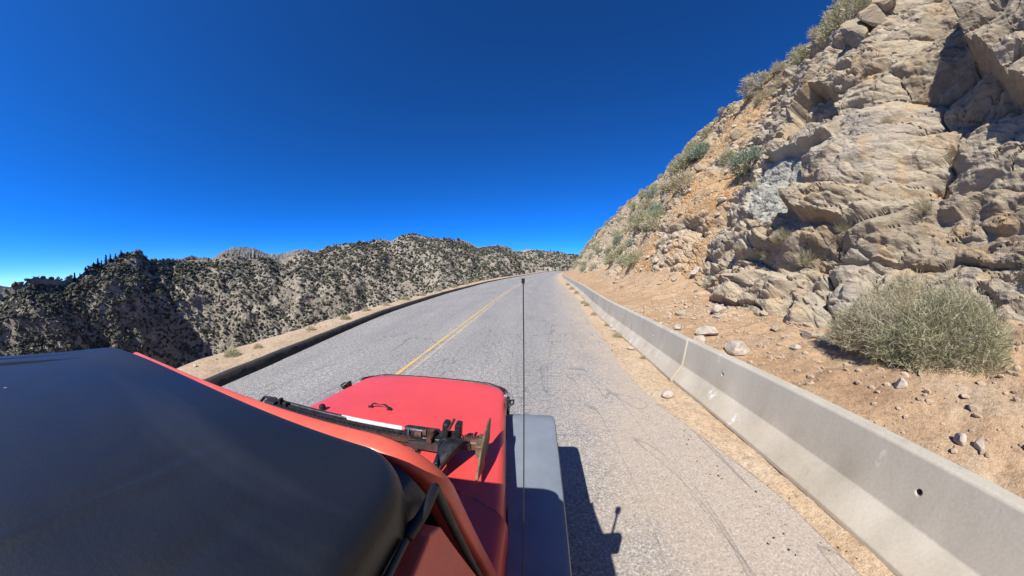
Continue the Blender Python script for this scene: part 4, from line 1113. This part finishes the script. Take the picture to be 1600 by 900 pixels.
# the runner: body plates, pins, two lugs
ru = MB().prism([(-.585, JZ-.03), (-.42, JZ-.035), (-.36, JZ-.025), (-.345, JZ+.045), (-.40, JZ+.05), (-.44, JZ+.022), (-.52, JZ+.014), (-.585, JZ+.008)], 1, JY-.045, JY-.028)
ru.prism([(-.585, JZ-.03), (-.36, JZ-.03), (-.345, JZ+.045), (-.42, JZ+.045), (-.50, JZ+.012), (-.585, JZ+.008)], 1, JY+.024, JY+.038)
ru.box((-.47, JY, JZ+.012), (.10, .05, .03), bev=.006)
ru.build('runner', M['steel'], jack, bev=.003)
lg = MB()
for xx in (-.405, -.345): lg.box((xx, JY+.022, JZ+.062), (.030, .05, .085), Matrix.Rotation(.12, 3, 'Y'), bev=.008)
lg.build('lug', M['steel'], jack)
for P_, r_p, n_p in (([(-.47, JY-.055, JZ+.035), (-.47, JY+.03, JZ+.035)], .014, 10), ([(-.475, JY-.005, JZ+.02), (-.475, JY-.005, JZ+.062)], [.022, .017], 12),
                     ([(-.56, JY, JZ+.022), (-.525, JY, JZ+.026)], .016, 10), ([(-.52, JY+.01, JZ+.03), (-.50, JY+.01, JZ+.034)], .019, 10),
                     ([(-.375, JY-.03, JZ+.095), (-.375, JY+.06, JZ+.095)], .007, 8)):
    MB().tube(P_, r_p, n_p).build('pin', M['rust'], jack, smooth='auto')
sp = MB(); sp.tube([(-.33+.0016*k, JY+.022+.012*math.cos(k*.9), JZ+.02+.012*math.sin(k*.9)) for k in range(60)], .0035, 5); sp.box((-.27, JY+.02, JZ+.018), (.10, .025, .02), bev=.004)
sp.build('spring', M['rust'], jack, smooth='auto')
# lifting nose reaching back towards the cab
ns = []
for f, w, zc, th in ((0, .085, .03, .03), (.25, .082, .034, .028), (.5, .062, .022, .024), (.75, .044, .002, .02), (.92, .036, -.018, .02), (1, .02, -.026, .012)):
    y = JY-.03-.20*f; xc = -.345-.055*f
    ns.append([(xc-w/2, y, JZ+zc-th/2), (xc-w/2, y, JZ+zc+th/2), (xc-w*.32, y, JZ+zc+th*.75), (xc+w*.32, y, JZ+zc+th*.75), (xc+w/2, y, JZ+zc+th/2), (xc+w/2, y, JZ+zc-th/2)])
nm_ = MB().grid(ns, wrap=True); nm_.f.append(tuple(range(6))); nm_.f.append(tuple(5*6+i for i in reversed(range(6))))
nm_.box((-.40, JY-.12, JZ+.012), (.012, .16, .05), Matrix.Rotation(.22, 3, 'Z'), bev=.003)
nm_.build('lifting_nose', M['steel'], jack, bev=.003)
# base plate standing on edge at the end of the bar
bp = [(JY-.205, JZ-.035), (JY-.12, JZ-.062), (JY+.04, JZ-.066), (JY+.12, JZ-.035), (JY+.175, JZ+.05), (JY+.12, JZ+.062), (JY+.0, JZ+.055), (JY-.10, JZ+.035)]
b_ = MB().prism(bp, 0, -.222, -.212)
b_.prism([(JY-.06, JZ-.03), (JY+.06, JZ-.03), (JY+.05, JZ+.03), (JY-.05, JZ+.03)], 0, -.25, -.222)
b_.box((-.26, JY, JZ), (.05, .03, .045), bev=.005)
b_.build('base_plate', M['brownplate'], jack, bev=.003)
# end clamp and the mounts that carry it
cl_ = MB().tube([(-1.70, JY-.02, JZ+.0), (-1.70, JY+.03, JZ+.02), (-1.60, JY+.045, JZ+.02), (-1.56, JY+.02, JZ+.01)], .011, 8).box((-1.60, JY+.01, JZ+.005), (.10, .06, .045), bev=.008)
cl_.box((-1.52, JY+.02, JZ+.025), (.02, .035, .05), bev=.004).box((-1.47, JY+.015, JZ+.02), (.03, .03, .035), bev=.004)
cl_.build('end_clamp', M['trim'], jack)
for xm, cap_ in ((-1.44, True), (-.555, False)):
    mt = MB().box((xm, JY-.035, (JZ+1.11)/2-.01), (.03, .012, JZ-1.10), bev=.003).box((xm, JY-.05, 1.13), (.05, .05, .008), bev=.002).tube([(xm, JY-.04, 1.135), (xm, JY-.055, 1.15)], .008, 8)
    mt.build('mount_bracket', M['rust'] if not cap_ else M['trim'], jack)

# ------------------------------------------------------------------ pole that carries the camera; only its shadow on the road is in the picture
pole = MB().tube([(-.02, -.03, 1.0), (0, 0, 1.30), (0, 0, 1.86)], .010, 10)
po = pole.build('camera_pole', M['trim'])
tag(po, 'thin upright pole beside the cab whose spike shadow falls on the road', 'pole')
MB().box((0, 0, 1.895), (.045, .03, .07), bev=.008).build('pole_head', M['trim'], po)
